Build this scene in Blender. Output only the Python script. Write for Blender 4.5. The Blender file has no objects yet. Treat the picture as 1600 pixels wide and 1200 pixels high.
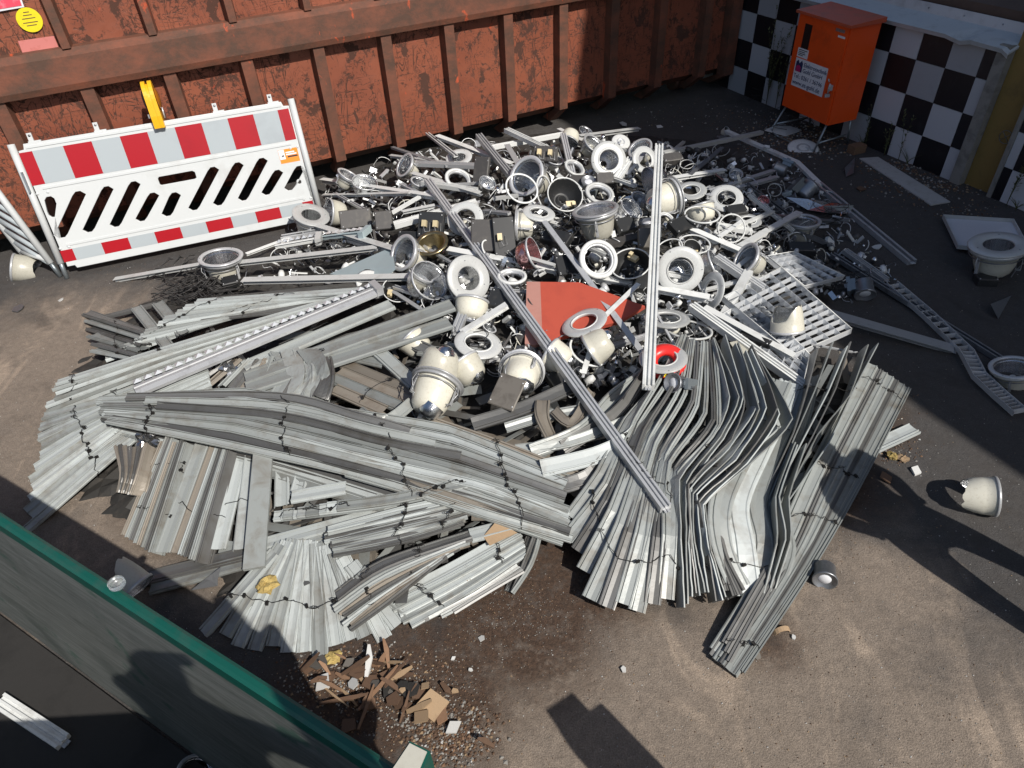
import bpy, math, random
from mathutils import Vector, Matrix
random.seed(7)
sc = bpy.context.scene
col = sc.collection
PI = math.pi
rad = math.radians

# ------------------------------------------------------------------ camera, world, sun, exposure
F = 1101.3; CAMH = 3.0
def _basis():
    n = Vector((76.2, 1300.1, F)).normalized(); up = -n
    fwd = Vector((0, 0, 1)); Y = (fwd - up * fwd.dot(up)).normalized(); X = Y.cross(up)
    return X, Y, up
BX, BY, BU = _basis()
def c2w(v): v = Vector(v); return Vector((BX.dot(v), BY.dot(v), BU.dot(v)))
cam = bpy.data.objects.new('camera', bpy.data.cameras.new('camera')); col.objects.link(cam)
sc.camera = cam
cam.data.sensor_width = 36; cam.data.lens = F / 1600 * 36; cam.data.clip_start = .05; cam.data.clip_end = 300
cx_, cy_, cz_ = c2w((1, 0, 0)), c2w((0, -1, 0)), c2w((0, 0, -1))
m = Matrix(((cx_.x, cy_.x, cz_.x, 0), (cx_.y, cy_.y, cz_.y, 0), (cx_.z, cy_.z, cz_.z, CAMH), (0, 0, 0, 1)))
cam.matrix_world = m
SAZ, SEL = rad(128), rad(44)                       # where shadows point, sun height
SUND = Vector((-math.cos(SAZ) * math.cos(SEL), -math.sin(SAZ) * math.cos(SEL), math.sin(SEL)))
w = bpy.data.worlds.new('World'); sc.world = w; w.use_nodes = True
nt = w.node_tree; bg = nt.nodes['Background']; sky = nt.nodes.new('ShaderNodeTexSky')
sky.sky_type = 'NISHITA'; sky.sun_disc = False; sky.sun_elevation = SEL
sky.sun_rotation = math.atan2(SUND.x, SUND.y); sky.air_density = 1.0; sky.dust_density = 1.5
nt.links.new(sky.outputs[0], bg.inputs[0]); bg.inputs[1].default_value = .095
sl = bpy.data.lights.new('sun', 'SUN'); sl.energy = 5.0; sl.angle = rad(.5); sl.color = (1, .95, .88)
so = bpy.data.objects.new('sun', sl); col.objects.link(so); so.rotation_euler = SUND.to_track_quat('Z', 'Y').to_euler()
sc.view_settings.view_transform = 'Standard'; sc.view_settings.look = 'None'
sc.view_settings.exposure = 0.0; sc.view_settings.gamma = 1; sc.view_settings.use_curve_mapping = False

def ray(px, py): return c2w((px - 800, py - 600, F))
def G(px, py, z=0.0):
    d = ray(px, py); return d * ((z - CAMH) / d.z) + Vector((0, 0, CAMH))
def dist(P): return (P - Vector((0, 0, CAMH))).dot(c2w((0, 0, 1)))

# ------------------------------------------------------------------ materials
def new_mat(name):
    m = bpy.data.materials.new(name); m.use_nodes = True
    return m, m.node_tree, m.node_tree.nodes['Principled BSDF']
def N(nt, t, **k):
    n = nt.nodes.new(t)
    for a, b in k.items():
        if a in n.inputs: n.inputs[a].default_value = b
        else: setattr(n, a, b)
    return n
def noise(nt, co, scale, detail=4, rough=.6, dist_=0.0, vec_scale=None):
    if vec_scale:
        mp = N(nt, 'ShaderNodeMapping'); mp.inputs['Scale'].default_value = vec_scale; nt.links.new(co, mp.inputs[0]); co = mp.outputs[0]
    n = N(nt, 'ShaderNodeTexNoise'); n.inputs['Scale'].default_value = scale; n.inputs['Detail'].default_value = detail
    n.inputs['Roughness'].default_value = rough; n.inputs['Distortion'].default_value = dist_
    nt.links.new(co, n.inputs['Vector']); return n.outputs[0]
def ramp(nt, v, a, b):
    r = N(nt, 'ShaderNodeMapRange'); r.inputs[1].default_value = a; r.inputs[2].default_value = b; nt.links.new(v, r.inputs[0]); return r.outputs[0]
def mix(nt, f, a, b):
    n = N(nt, 'ShaderNodeMix', data_type='RGBA')
    if isinstance(f, float): n.inputs[0].default_value = f
    else: nt.links.new(f, n.inputs[0])
    for i, v in ((6, a), (7, b)):
        if isinstance(v, tuple): n.inputs[i].default_value = v + (1,)
        else: nt.links.new(v, n.inputs[i])
    return n.outputs[2]
def mathn(nt, op, a, b):
    n = N(nt, 'ShaderNodeMath', operation=op)
    for i, v in ((0, a), (1, b)):
        if isinstance(v, (int, float)): n.inputs[i].default_value = v
        else: nt.links.new(v, n.inputs[i])
    return n.outputs[0]
def bump(nt, p, h, s=.3, d=.01):
    b = N(nt, 'ShaderNodeBump'); b.inputs['Strength'].default_value = s; b.inputs['Distance'].default_value = d
    nt.links.new(h, b.inputs['Height']); nt.links.new(b.outputs[0], p.inputs['Normal'])
def simple(name, c, rough=.5, metal=0.0, dirt=None, amt=.5, scale=6, bmp=0, spread=.12, vs=None, objrand=True, **extra):
    m, nt, p = new_mat(name)
    p.inputs['Roughness'].default_value = rough; p.inputs['Metallic'].default_value = metal
    for k, v in extra.items(): p.inputs[k.replace('_', ' ')].default_value = v
    tc = N(nt, 'ShaderNodeTexCoord').outputs['Object']
    out = c
    if dirt is not None:
        f = ramp(nt, noise(nt, tc, scale, 6, .65, .4, vs), .60 - .2 * amt, .60 + spread)
        f = mathn(nt, 'MULTIPLY', f, min(1, amt + .25)); out = mix(nt, f, c, dirt)
    if objrand:
        oi = N(nt, 'ShaderNodeObjectInfo').outputs['Random']
        v = N(nt, 'ShaderNodeMapRange'); v.inputs[3].default_value = .66; v.inputs[4].default_value = 1.12; nt.links.new(oi, v.inputs[0])
        hs = N(nt, 'ShaderNodeHueSaturation'); nt.links.new(v.outputs[0], hs.inputs['Value'])
        if isinstance(out, tuple): hs.inputs['Color'].default_value = out + (1,)
        else: nt.links.new(out, hs.inputs['Color'])
        out = hs.outputs[0]
    if isinstance(out, tuple): p.inputs['Base Color'].default_value = out + (1,)
    else: nt.links.new(out, p.inputs['Base Color'])
    if bmp: bump(nt, p, noise(nt, tc, scale * 6, 4), bmp, .004)
    return m
M = {}
M['slat'] = simple('painted_slat', (.315, .335, .325), .40, .1, (.19, .165, .13), .55, 7, .15, spread=.16, vs=(1, 1, 1))
M['slatw'] = simple('white_slat', (.41, .44, .435), .45, 0, (.22, .205, .18), .5, 6, .12, spread=.16)
M['slatb'] = simple('beige_slat', (.27, .24, .20), .5, .1, (.16, .12, .085), .5, 6, .1)
M['slatg'] = simple('dull_grey_slat', (.175, .175, .17), .42, .35, (.11, .10, .085), .5, 5, .1)
M['white'] = simple('white_enamel', (.66, .67, .655), .35, 0, (.38, .37, .34), .35, 9, .05)
M['alu'] = simple('aluminium', (.58, .59, .60), .36, .35, (.32, .32, .32), .3, 12)
M['steel'] = simple('grey_steel', (.30, .31, .33), .4, .7, (.15, .15, .15), .4, 10)
M['chrome'] = simple('mirror_reflector', (.74, .75, .76), .20, 1.0, (.50, .51, .52), .3, 8, .35, objrand=False)
M['blade'] = simple('bright_louvre_aluminium', (.66, .67, .68), .25, .7, (.45, .45, .45), .3, 8)
M['core'] = simple('gap_shade_dark_scrap', (.035, .033, .03), .7, .2, (.07, .06, .05), .5, 14, .3)  # near-black stands in for shade in the heap gaps; also dark fragments
M['skipfloor'] = simple('dirty_shaded_skip_floor', (.028, .026, .024), .8, .1, (.012, .011, .010), .6, 5, .3, spread=.2, objrand=False)  # dirty steel, darkened further in place of shade on the skip floor
M['facet'] = simple('bright_facet', (.66, .68, .70), .18, .35, (.5, .5, .5), .3, 8, objrand=False)
M['brass'] = simple('brass', (.34, .28, .16), .3, .9, (.14, .11, .07), .5, 9, objrand=False)
M['pinkchrome'] = simple('reddish_mirror', (.6, .32, .33), .16, .9, (.5, .5, .52), .5, 3, objrand=False)
M['cream'] = simple('cream_enamel', (.62, .60, .51), .3, 0, (.42, .38, .30), .35, 10)
M['black'] = simple('black_plastic', (.022, .023, .024), .45, 0, (.06, .055, .05), .4, 12)
M['gear'] = simple('dark_gear_box', (.085, .08, .077), .55, .2, (.15, .14, .12), .5, 14)
M['geargrey'] = simple('brown_grey_plate', (.17, .155, .135), .55, .2, (.07, .06, .05), .5, 10)
M['wire'] = simple('tie_wire', (.03, .028, .026), .6, .4)
M['frost'] = simple('frosted_glass', (.52, .53, .52), .32, 0, (.38, .38, .37), .4, 14, Alpha=1.0, Transmission_Weight=.12)
M['clear'] = simple('clear_plastic', (.8, .85, .85), .08, 0, objrand=False, Transmission_Weight=.85)
M['redplastic'] = simple('red_plastic', (.75, .03, .025), .35, 0, (.5, .03, .02), .3, 5, objrand=False)
M['redboard'] = simple('red_board', (.44, .075, .043), .6, 0, (.36, .06, .037), .6, 5, .1, objrand=False)
M['pinkboard'] = simple('faded_pink_board', (.42, .21, .17), .6, 0, (.38, .16, .13), .5, 5, .1, objrand=False)
M['socket'] = simple('ceramic_socket', (.62, .52, .32), .4)
M['cable'] = simple('dark_cable', (.03, .028, .027), .55)
M['rwhite'] = simple('white_reflective_sheet', (.38, .42, .44), .3, 0, (.33, .36, .38), .3, 3, objrand=False)
M['rred'] = simple('red_reflective_sheet', (.36, .003, .010), .35, 0, (.28, .003, .01), .4, 3, objrand=False)
M['bar'] = simple('barrier_white_plastic', (.56, .58, .58), .38, 0, (.44, .44, .42), .25, 4, .08, objrand=False)
M['galv'] = simple('galvanised_tube', (.32, .36, .38), .4, .7, (.2, .22, .23), .4, 10)
M['yellow'] = simple('yellow_plastic', (.80, .42, .012), .35, 0, (.6, .3, .01), .3, 8, objrand=False)
M['amber'] = simple('amber_lens', (.35, .12, .01), .2, 0, objrand=False)
M['orange'] = simple('orange_cabinet_paint', (.80, .085, .010), .38, 0, (.45, .05, .012), .3, 4, .06, objrand=False)
M['orangetop'] = simple('weathered_orange_top', (.50, .09, .04), .5, 0, (.3, .09, .05), .5, 6, .1, objrand=False)
M['darkglass'] = simple('dark_window', (.03, .02, .018), .1, objrand=False)
M['sign'] = simple('white_sign', (.72, .73, .76), .4, objrand=False)
M['inkblue'] = simple('navy_ink', (.02, .03, .10), .5, objrand=False)
M['inkblack'] = simple('black_ink', (.02, .02, .02), .5, objrand=False)
M['magenta'] = simple('magenta_print', (.45, .02, .13), .5, objrand=False)
M['yellowsticker'] = simple('yellow_sticker', (.80, .66, .02), .45, 0, (.6, .45, .02), .4, 30, objrand=False)
M['pinksticker'] = simple('red_pink_sticker', (.72, .07, .12), .5, 0, (.75, .35, .4), .5, 12, objrand=False)
M['pinkpaint'] = simple('pink_paint_patch', (.58, .20, .18), .5, 0, (.36, .09, .06), .4, 14, objrand=False)
M['osticker'] = simple('orange_sticker', (.85, .25, .02), .4, objrand=False)
M['tilew'] = simple('white_tile', (.50, .51, .54), .25, 0, (.42, .42, .43), .15, 5, .04)
M['tileb'] = simple('black_tile', (.012, .012, .016), .4, 0, (.04, .04, .045), .2, 5, .04)
M['concrete'] = simple('weathered_concrete', (.24, .23, .21), .85, 0, (.11, .10, .09), .6, 7, .3, objrand=False)
M['coping'] = simple('white_sheet_coping', (.52, .55, .57), .4, .2, (.3, .31, .31), .4, 5, .06, objrand=False)
M['ochre'] = simple('ochre_board', (.24, .155, .045), .7, 0, (.12, .08, .03), .5, 4, .2, objrand=False)
M['brownroof'] = simple('brown_roof_sheet', (.10, .065, .05), .7, 0, (.06, .04, .035), .5, 4, .2, objrand=False)
M['wood'] = simple('splintered_wood', (.25, .145, .085), .8, 0, (.2, .11, .06), .5, 14, .2, vs=(1, 1, 6))
M['woodd'] = simple('dark_wood', (.13, .075, .045), .85, 0, (.07, .04, .025), .5, 14, .2)
M['board'] = simple('plaster_board', (.58, .58, .56), .7, 0, (.4, .37, .33), .5, 8, .1)
M['card'] = simple('tan_fibre_board', (.36, .25, .15), .85, 0, (.22, .15, .09), .5, 8, .2)
M['wool'] = simple('yellow_mineral_wool', (.48, .36, .13), .95, 0, (.26, .18, .06), .9, 30, 1.0)
M['green'] = simple('green_paint', (.004, .075, .055), .42, 0, (.05, .075, .06), .45, 9, .05, .15, objrand=False)
M['leaf'] = simple('weed_leaf', (.09, .10, .035), .7, 0, (.12, .10, .05), .5, 10)
M['skin'] = simple('skin', (.45, .28, .2), .6, objrand=False)
M['cloth'] = simple('blue_work_cloth', (.03, .04, .07), .9, objrand=False)
M['cobalt'] = simple('pale_blue_sheet', (.38, .46, .48), .4, .1, (.4, .5, .54), .4, 5, .08)
M['foil'] = simple('crumpled_foil', (.6, .6, .6), .2, .95, (.4, .4, .4), .4, 8, .3)
M['render'] = simple('building_render', (.35, .33, .3), .85, 0, (.25, .24, .22), .4, 1.2, .2, objrand=False)

def container_mat():
    m, nt, p = new_mat('worn_red_brown_paint'); tc = N(nt, 'ShaderNodeTexCoord').outputs['Object']
    base = mix(nt, ramp(nt, noise(nt, tc, 1.6, 3), .35, .7), (.27, .083, .044), (.21, .062, .034))
    rust = ramp(nt, noise(nt, tc, 4.6, 10, .74, .35, (1, 1, .8)), .545, .575)
    sm = ramp(nt, noise(nt, tc, 13, 8, .72, .8, (1.4, 1.4, .6)), .60, .63)
    # scratches: thin bands of a distorted noise
    s1 = noise(nt, tc, 2.6, 3, .5, 3.0, (2, 2, .5)); a = mathn(nt, 'ABSOLUTE', mathn(nt, 'SUBTRACT', s1, .5), 0)
    sc1 = mathn(nt, 'SUBTRACT', 1, ramp(nt, a, .008, .018))
    s2 = noise(nt, tc, 3.6, 3, .5, 2.0, (.7, .7, 2.6)); b = mathn(nt, 'ABSOLUTE', mathn(nt, 'SUBTRACT', s2, .47), 0)
    sc2 = mathn(nt, 'SUBTRACT', 1, ramp(nt, b, .006, .013))
    gate = ramp(nt, noise(nt, tc, 2.2, 2), .40, .50)
    s3 = noise(nt, tc, 5.5, 2, .5, 4.0, (1.5, 1.5, .8)); c3 = mathn(nt, 'ABSOLUTE', mathn(nt, 'SUBTRACT', s3, .52), 0)
    sc3 = mathn(nt, 'SUBTRACT', 1, ramp(nt, c3, .004, .013)); gate3 = ramp(nt, noise(nt, tc, 3.1, 2, .5, 0, (1.3, 1, 1)), .52, .58)
    scr = mathn(nt, 'MAXIMUM', mathn(nt, 'MULTIPLY', mathn(nt, 'MAXIMUM', sc1, sc2), gate), mathn(nt, 'MULTIPLY', sc3, gate3))
    f = mathn(nt, 'MAXIMUM', mathn(nt, 'MAXIMUM', rust, mathn(nt, 'MULTIPLY', sm, .8)), scr)
    c = mix(nt, mathn(nt, 'MULTIPLY', f, .85), base, (.045, .024, .017))
    br = ramp(nt, noise(nt, tc, 5.5, 5, .7, .5), .66, .70); c = mix(nt, mathn(nt, 'MULTIPLY', br, .7), c, (.46, .075, .030))
    wh = ramp(nt, noise(nt, tc, 26, 5, .75, .3), .735, .76); c = mix(nt, wh, c, (.45, .36, .32))
    nt.links.new(c, p.inputs['Base Color'])
    nt.links.new(ramp(nt, f, -1.2, 1.2), p.inputs['Roughness']); p.inputs['Roughness'].default_value = .5
    bump(nt, p, mathn(nt, 'ADD', noise(nt, tc, 3, 3), mathn(nt, 'MULTIPLY', f, -.15)), .45, .03)
    return m
M['cont'] = container_mat()
def contrail_mat():
    m, nt, p = new_mat('rusty_rail_paint'); tc = N(nt, 'ShaderNodeTexCoord').outputs['Object']
    f = ramp(nt, noise(nt, tc, 3.2, 10, .75, .2, (1, 1, 1.5)), .34, .60)
    c = mix(nt, f, (.20, .068, .038), (.085, .044, .029))
    br = ramp(nt, noise(nt, tc, 6, 5, .7, .5, (1, 1, .4)), .64, .68); c = mix(nt, br, c, (.46, .08, .03))
    nt.links.new(c, p.inputs['Base Color']); p.inputs['Roughness'].default_value = .65
    bump(nt, p, noise(nt, tc, 20, 5), .4, .006); return m
M['contrail'] = contrail_mat()

def ground_mat():
    m, nt, p = new_mat('dusty_asphalt'); tc = N(nt, 'ShaderNodeTexCoord').outputs['Object']
    fine = noise(nt, tc, 160, 3, .7); mid = noise(nt, tc, 9, 6, .6)
    asph = mix(nt, ramp(nt, fine, .3, .7), (.032, .030, .029), (.105, .098, .094))
    asph = mix(nt, ramp(nt, mid, .45, .75), asph, (.062, .055, .050))
    dust = mix(nt, ramp(nt, fine, .3, .7), (.22, .172, .128), (.48, .385, .30))
    soil = mix(nt, ramp(nt, noise(nt, tc, 60, 5, .75), .3, .7), (.022, .013, .008), (.115, .066, .040))
    wob = noise(nt, tc, 2.6, 6, .65, .6)
    def blob(px, py, r, soft, amp=.9):
        P = G(px, py); v = N(nt, 'ShaderNodeVectorMath', operation='DISTANCE'); nt.links.new(tc, v.inputs[0]); v.inputs[1].default_value = P
        d = mathn(nt, 'ADD', v.outputs['Value'], mathn(nt, 'MULTIPLY', mathn(nt, 'SUBTRACT', wob, .5), amp))
        return mathn(nt, 'SUBTRACT', 1, ramp(nt, d, r - soft, r + soft))
    def union(l):
        o = l[0]
        for x in l[1:]: o = mathn(nt, 'MAXIMUM', o, x)
        return o
    dm = union([blob(100, 600, .9, .5), blob(20, 720, .6, .3), blob(1100, 1130, .75, .35), blob(1300, 1000, .55, .35), blob(270, 720, .8, .3), blob(160, 840, .5, .2), blob(900, 1180, .6, .3), blob(1500, 1190, .5, .3), blob(1250, 900, .35, .25), blob(1050, 1050, .5, .35), blob(1380, 900, .3, .2), blob(60, 560, .8, .4), blob(400, 870, .3, .2), blob(1150, 1010, .5, .3), blob(950, 1100, .4, .3), blob(180, 640, .7, .3)])
    st = ramp(nt, noise(nt, tc, 3.0, 5, .6, 1.0, (1, .35, 1)), .40, .62)
    dm = mathn(nt, 'MULTIPLY', dm, mathn(nt, 'MAXIMUM', st, .6))
    c = mix(nt, dm, asph, dust)
    sm = union([blob(800, 960, .42, .16, .5), blob(690, 1060, .36, .16, .5), blob(560, 1110, .4, .16, .5), blob(880, 900, .35, .14, .5), blob(1300, 640, .35, .2, .6), blob(1200, 990, .12, .1, .4), blob(300, 760, .32, .2, .4), blob(1300, 760, .25, .15, .4)])
    sm = mathn(nt, 'MULTIPLY', sm, ramp(nt, noise(nt, tc, 14, 6, .7), .25, .5))
    c = mix(nt, sm, c, soil)
    stain = ramp(nt, noise(nt, tc, 1.7, 5, .6, .8), .58, .72); c = mix(nt, mathn(nt, 'MULTIPLY', stain, .55), c, (.030, .027, .026))
    sp = ramp(nt, noise(nt, tc, 75, 2, .5), .735, .75); c = mix(nt, sp, c, (.32, .30, .27))
    lg = ramp(nt, noise(nt, tc, 22, 6, .8, .5), .35, .65); c = mix(nt, mathn(nt, 'MULTIPLY', lg, .35), c, (.022, .018, .015))
    nt.links.new(c, p.inputs['Base Color']); p.inputs['Roughness'].default_value = .88
    b = mathn(nt, 'ADD', mathn(nt, 'MULTIPLY', fine, .5), mathn(nt, 'MULTIPLY', noise(nt, tc, 30, 5, .7), .8))
    bump(nt, p, b, .75, .012); return m
M['ground'] = ground_mat()
def scratched_mat():
    m, nt, p = new_mat('scratched_grey_steel'); tc = N(nt, 'ShaderNodeTexCoord').outputs['Object']
    mp = N(nt, 'ShaderNodeMapping'); mp.inputs['Rotation'].default_value = (0, 0, rad(32)); nt.links.new(tc, mp.inputs[0])
    s = noise(nt, mp.outputs[0], 7, 8, .75, .3, (.6, 8, 9)); g = noise(nt, tc, 2.0, 5, .6, .6)
    c = mix(nt, ramp(nt, s, .35, .68), (.10, .11, .10), (.24, .25, .235))
    c = mix(nt, mathn(nt, 'MULTIPLY', ramp(nt, g, .48, .66), .7), c, (.07, .085, .075))
    gr = ramp(nt, noise(nt, tc, 4.5, 6, .7), .60, .66); c = mix(nt, mathn(nt, 'MULTIPLY', gr, .6), c, (.02, .10, .065))
    nt.links.new(c, p.inputs['Base Color']); p.inputs['Roughness'].default_value = .55; p.inputs['Metallic'].default_value = .25
    bump(nt, p, s, .25, .004); return m
M['scratched'] = scratched_mat()

# ------------------------------------------------------------------ mesh builder
class MB:
    def __init__(s): s.v = []; s.f = []; s.m = []; s.s = []
    def face(s, idx, mi=0, sm=False): s.f.append(tuple(idx)); s.m.append(mi); s.s.append(sm)
    def quad(s, a, b, c, d, mi=0):
        n = len(s.v); s.v += [Vector(x) for x in (a, b, c, d)]; s.face((n, n+1, n+2, n+3), mi)
    def box(s, c, size, mat=None, mi=0):
        mat = mat or Matrix.Identity(3); c = Vector(c); n = len(s.v); x, y, z = [k / 2 for k in size]
        for i in (-1, 1):
            for j in (-1, 1):
                for k in (-1, 1): s.v.append(c + mat @ Vector((i*x, j*y, k*z)))
        for q in ((0,1,3,2),(4,6,7,5),(0,4,5,1),(2,3,7,6),(0,2,6,4),(1,5,7,3)): s.face([n+t for t in q], mi)
    def prism(s, pts, off, mi=0):
        """closed polygon pts extruded by vector off"""
        n = len(s.v); k = len(pts); off = Vector(off); s.v += [Vector(p) for p in pts]; s.v += [Vector(p) + off for p in pts]
        s.face(range(n, n+k), mi); s.face(reversed(range(n+k, n+2*k)), mi)
        for i in range(k): j = (i+1) % k; s.face((n+i, n+k+i, n+k+j, n+j), mi)
    def loft(s, rings, mi=0, sm=False, closed=True, caps=True):
        n = len(s.v); k = len(rings[0])
        for r in rings: s.v += [Vector(p) for p in r]
        for a in range(len(rings)-1):
            for i in range(k if closed else k-1):
                j = (i+1) % k; s.face((n+a*k+i, n+a*k+j, n+(a+1)*k+j, n+(a+1)*k+i), mi, sm)
        if caps and closed:
            s.face(reversed(range(n, n+k)), mi); s.face(range(n+(len(rings)-1)*k, n+len(rings)*k), mi)
    def tube(s, pts, r, n=6, mi=0, sm=True, close=False):
        pts = [Vector(p) for p in pts]; rings = []; up = Vector((.13, .27, .95)).normalized(); L = len(pts)
        for i, p in enumerate(pts):
            if close: t = pts[(i+1) % L] - pts[i-1]
            else: t = pts[min(i+1, L-1)] - pts[max(i-1, 0)]
            if t.length < 1e-9: t = Vector((1, 0, 0))
            t.normalize(); a = t.cross(up)
            if a.length < 1e-3: a = t.cross(Vector((1, 0, 0)))
            a.normalize(); b = t.cross(a)
            rr = r[i] if isinstance(r, (list, tuple)) else r
            rings.append([p + a * rr * math.cos(2*PI*j/n) + b * rr * math.sin(2*PI*j/n) for j in range(n)])
        if close: rings.append(rings[0]); s.loft(rings, mi, sm, caps=False)
        else: s.loft(rings, mi, sm)
    def lathe(s, prof, n=28, mi=0, sm=True, closed=False, mat=None, jag=None):
        mat = mat or Matrix.Identity(4); base = len(s.v); k = len(prof)
        for j in range(n):
            a = 2*PI*j/n
            for q, (r, z) in enumerate(prof):
                if jag and q in jag: z += jag[q][j % len(jag[q])]
                s.v.append(mat @ Vector((r*math.cos(a), r*math.sin(a), z)))
        for j in range(n):
            j2 = (j+1) % n
            for q in range(k if closed else k-1):
                q2 = (q+1) % k; s.face((base+j*k+q, base+j2*k+q, base+j2*k+q2, base+j*k+q2), mi, sm)
    def build(s, name, mats, parent=None, origin=None):
        if not isinstance(mats, (list, tuple)): mats = [mats]
        if parent is not None: o = parent.location
        elif origin is not None: o = Vector(origin)
        else:
            o = sum(s.v, Vector()) / len(s.v); o = Vector((o.x, o.y, min(v.z for v in s.v)))
        me = bpy.data.meshes.new(name); me.from_pydata([tuple(v - o) for v in s.v], [], s.f)
        for mt in mats: me.materials.append(mt)
        me.polygons.foreach_set('material_index', s.m); me.polygons.foreach_set('use_smooth', s.s); me.update()
        ob = bpy.data.objects.new(name, me); col.objects.link(ob)
        if parent is not None: ob.parent = parent
        else: ob.location = o
        return ob
def tag(o, label=None, cat=None, group=None, kind=None):
    for k, v in (('label', label), ('category', cat), ('group', group), ('kind', kind)):
        if v: o[k] = v
    return o
def empty(name, loc, label=None, cat=None, group=None):
    o = bpy.data.objects.new(name, None); col.objects.link(o); o.location = Vector(loc); o.empty_display_size = .05
    return tag(o, label, cat, group)
def copy_tree(root, children):
    r = root.copy(); col.objects.link(r)
    for ch, subs in children:
        c = ch.copy(); col.objects.link(c); c.parent = r
        for g in subs: d = g.copy(); col.objects.link(d); d.parent = c
    return r
def tree(root): return [(c, list(c.children)) for c in root.children]
def tri(m): # remember children lists before copying
    return m
def shift(ob, v):
    ob.location = Vector(v); return ob
def text_part(name, txt, size, mat, parent, origin, ux, uy, nrm, off=.002, align='LEFT'):
    cu = bpy.data.curves.new(name, 'FONT'); cu.body = txt; cu.size = size; cu.extrude = .0006; cu.align_x = align
    tmp = bpy.data.objects.new(name, cu); col.objects.link(tmp)
    me = bpy.data.meshes.new_from_object(tmp.evaluated_get(bpy.context.evaluated_depsgraph_get()))
    bpy.data.objects.remove(tmp)
    mt = Matrix((ux, uy, nrm)).transposed(); o = Vector(origin) + nrm * off
    base = parent.location if parent.parent is None else parent.parent.location
    for v in me.vertices: v.co = mt @ v.co + o - base
    me.materials.clear(); me.materials.append(mat)
    ob = bpy.data.objects.new(name, me); col.objects.link(ob); ob.parent = parent; return ob
def subbuild(mb, name, mats, part):          # sub-part below a part whose thing has its origin at part.parent
    ob = mb.build(name, mats, part.parent); ob.parent = part; return ob

# ------------------------------------------------------------------ the pile's height field
PILE = [(60,650),(100,560),(190,480),(330,405),(470,360),(500,285),(640,235),(760,212),(900,200),(1100,215),(1190,250),(1250,340),(1330,450),(1300,540),(1400,600),(1340,720),(1240,870),(1150,1000),(1080,950),(960,945),(880,880),(800,890),(640,980),(450,1010),(340,985),(260,880),(200,850),(60,790)]
PW = [G(*p).xy for p in PILE]
LAMPW = [G(*p).xy for p in [(500,330),(640,235),(900,205),(1100,225),(1230,330),(1250,470),(1060,600),(820,620),(640,560),(560,470)]]
def inside(p, poly):
    c = False; n = len(poly)
    for i in range(n):
        a, b = poly[i], poly[i-1]
        if (a.y > p.y) != (b.y > p.y) and p.x < (b.x-a.x)*(p.y-a.y)/(b.y-a.y)+a.x: c = not c
    return c
def pdist(p, poly):
    best = 9
    for i in range(len(poly)):
        a, b = poly[i-1], poly[i]; ab = b-a; t = max(0, min(1, (p-a).dot(ab)/ab.length_squared)); best = min(best, (a+ab*t-p).length)
    return best
NX, NY = 90, 110; X0, X1, Y0, Y1 = -3.6, 3.0, 1.3, 8.2
HF = [[0.0]*NX for _ in range(NY)]
for j in range(NY):
    for i in range(NX):
        p = Vector((X0+(X1-X0)*i/(NX-1), Y0+(Y1-Y0)*j/(NY-1)))
        if inside(p, PW):
            h = .15 * (1-math.exp(-pdist(p, PW)/.28))
            if inside(p, LAMPW): h += .24 * (1-math.exp(-pdist(p, LAMPW)/.5))
            HF[j][i] = h
def mound(x, y):
    u = (x-X0)/(X1-X0)*(NX-1); v = (y-Y0)/(Y1-Y0)*(NY-1)
    if u < 0 or v < 0 or u >= NX-1 or v >= NY-1: return 0.0
    i, j = int(u), int(v); a, b = u-i, v-j
    return (HF[j][i]*(1-a)+HF[j][i+1]*a)*(1-b)+(HF[j+1][i]*(1-a)+HF[j+1][i+1]*a)*b
def S(px, py, dz=0.0):
    z = .1
    for _ in range(25):
        P = G(px, py, z+dz); z = z*.5 + mound(P.x, P.y)*.5
    return G(px, py, z+dz)

# ================================================================== SETTING
mb = MB(); mb.quad((-60,-40,0),(60,-40,0),(60,80,0),(-60,80,0)); tag(mb.build('ground', M['ground'], origin=(0,0,0)), kind='structure')

# ------------------------------------------------------------------ red-brown roll-off container
TH = .444; CD = Vector((math.cos(TH), math.sin(TH), 0)); CN = Vector((math.sin(TH), -math.cos(TH), 0)); CO = Vector((-3.915, 5.695, 0)); SP = .638
def CP(k, out, z): return CO + CD*(SP*k) + CN*out + Vector((0, 0, z))
cont = empty('roll_off_container', CP(5, -1, 0), 'large rust-stained red-brown steel container with ribbed side behind the barrier', 'container')
K0, K1 = -4, 11.85; DP = -.10
mb = MB(); mb.loft([[CP(k, DP-.32, .13), CP(k, DP-.16, .16), CP(k, DP-.03, .27), CP(k, DP-.02, .29), CP(k, DP-.3, .3)] for k in (K0, K1)]); mb.build('curved_base', M['contrail'], cont)
k = K0
while k < K1-.2:                              # recessed side panels below and above the rail
    k2 = min(k+1, K1)
    for (z0, z1, dp) in ((.27, 1.33, DP), (1.55, 2.5, DP)):
        mb = MB(); g = [[CP(k+(k2-k)*a/4, dp+.012*math.sin(PI*a/4)*math.sin(PI*b/4)*random.uniform(-1, 1), z0+(z1-z0)*b/4) for a in range(5)] for b in range(5)]
        n = len(mb.v)
        for r in g: mb.v += r
        for b in range(4):
            for a in range(4): mb.face((b*5+a, b*5+a+1, b*5+a+6, b*5+a+5), 0, True)
        mb.build('side_panel', M['cont'], cont)
    k += 1
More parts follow.
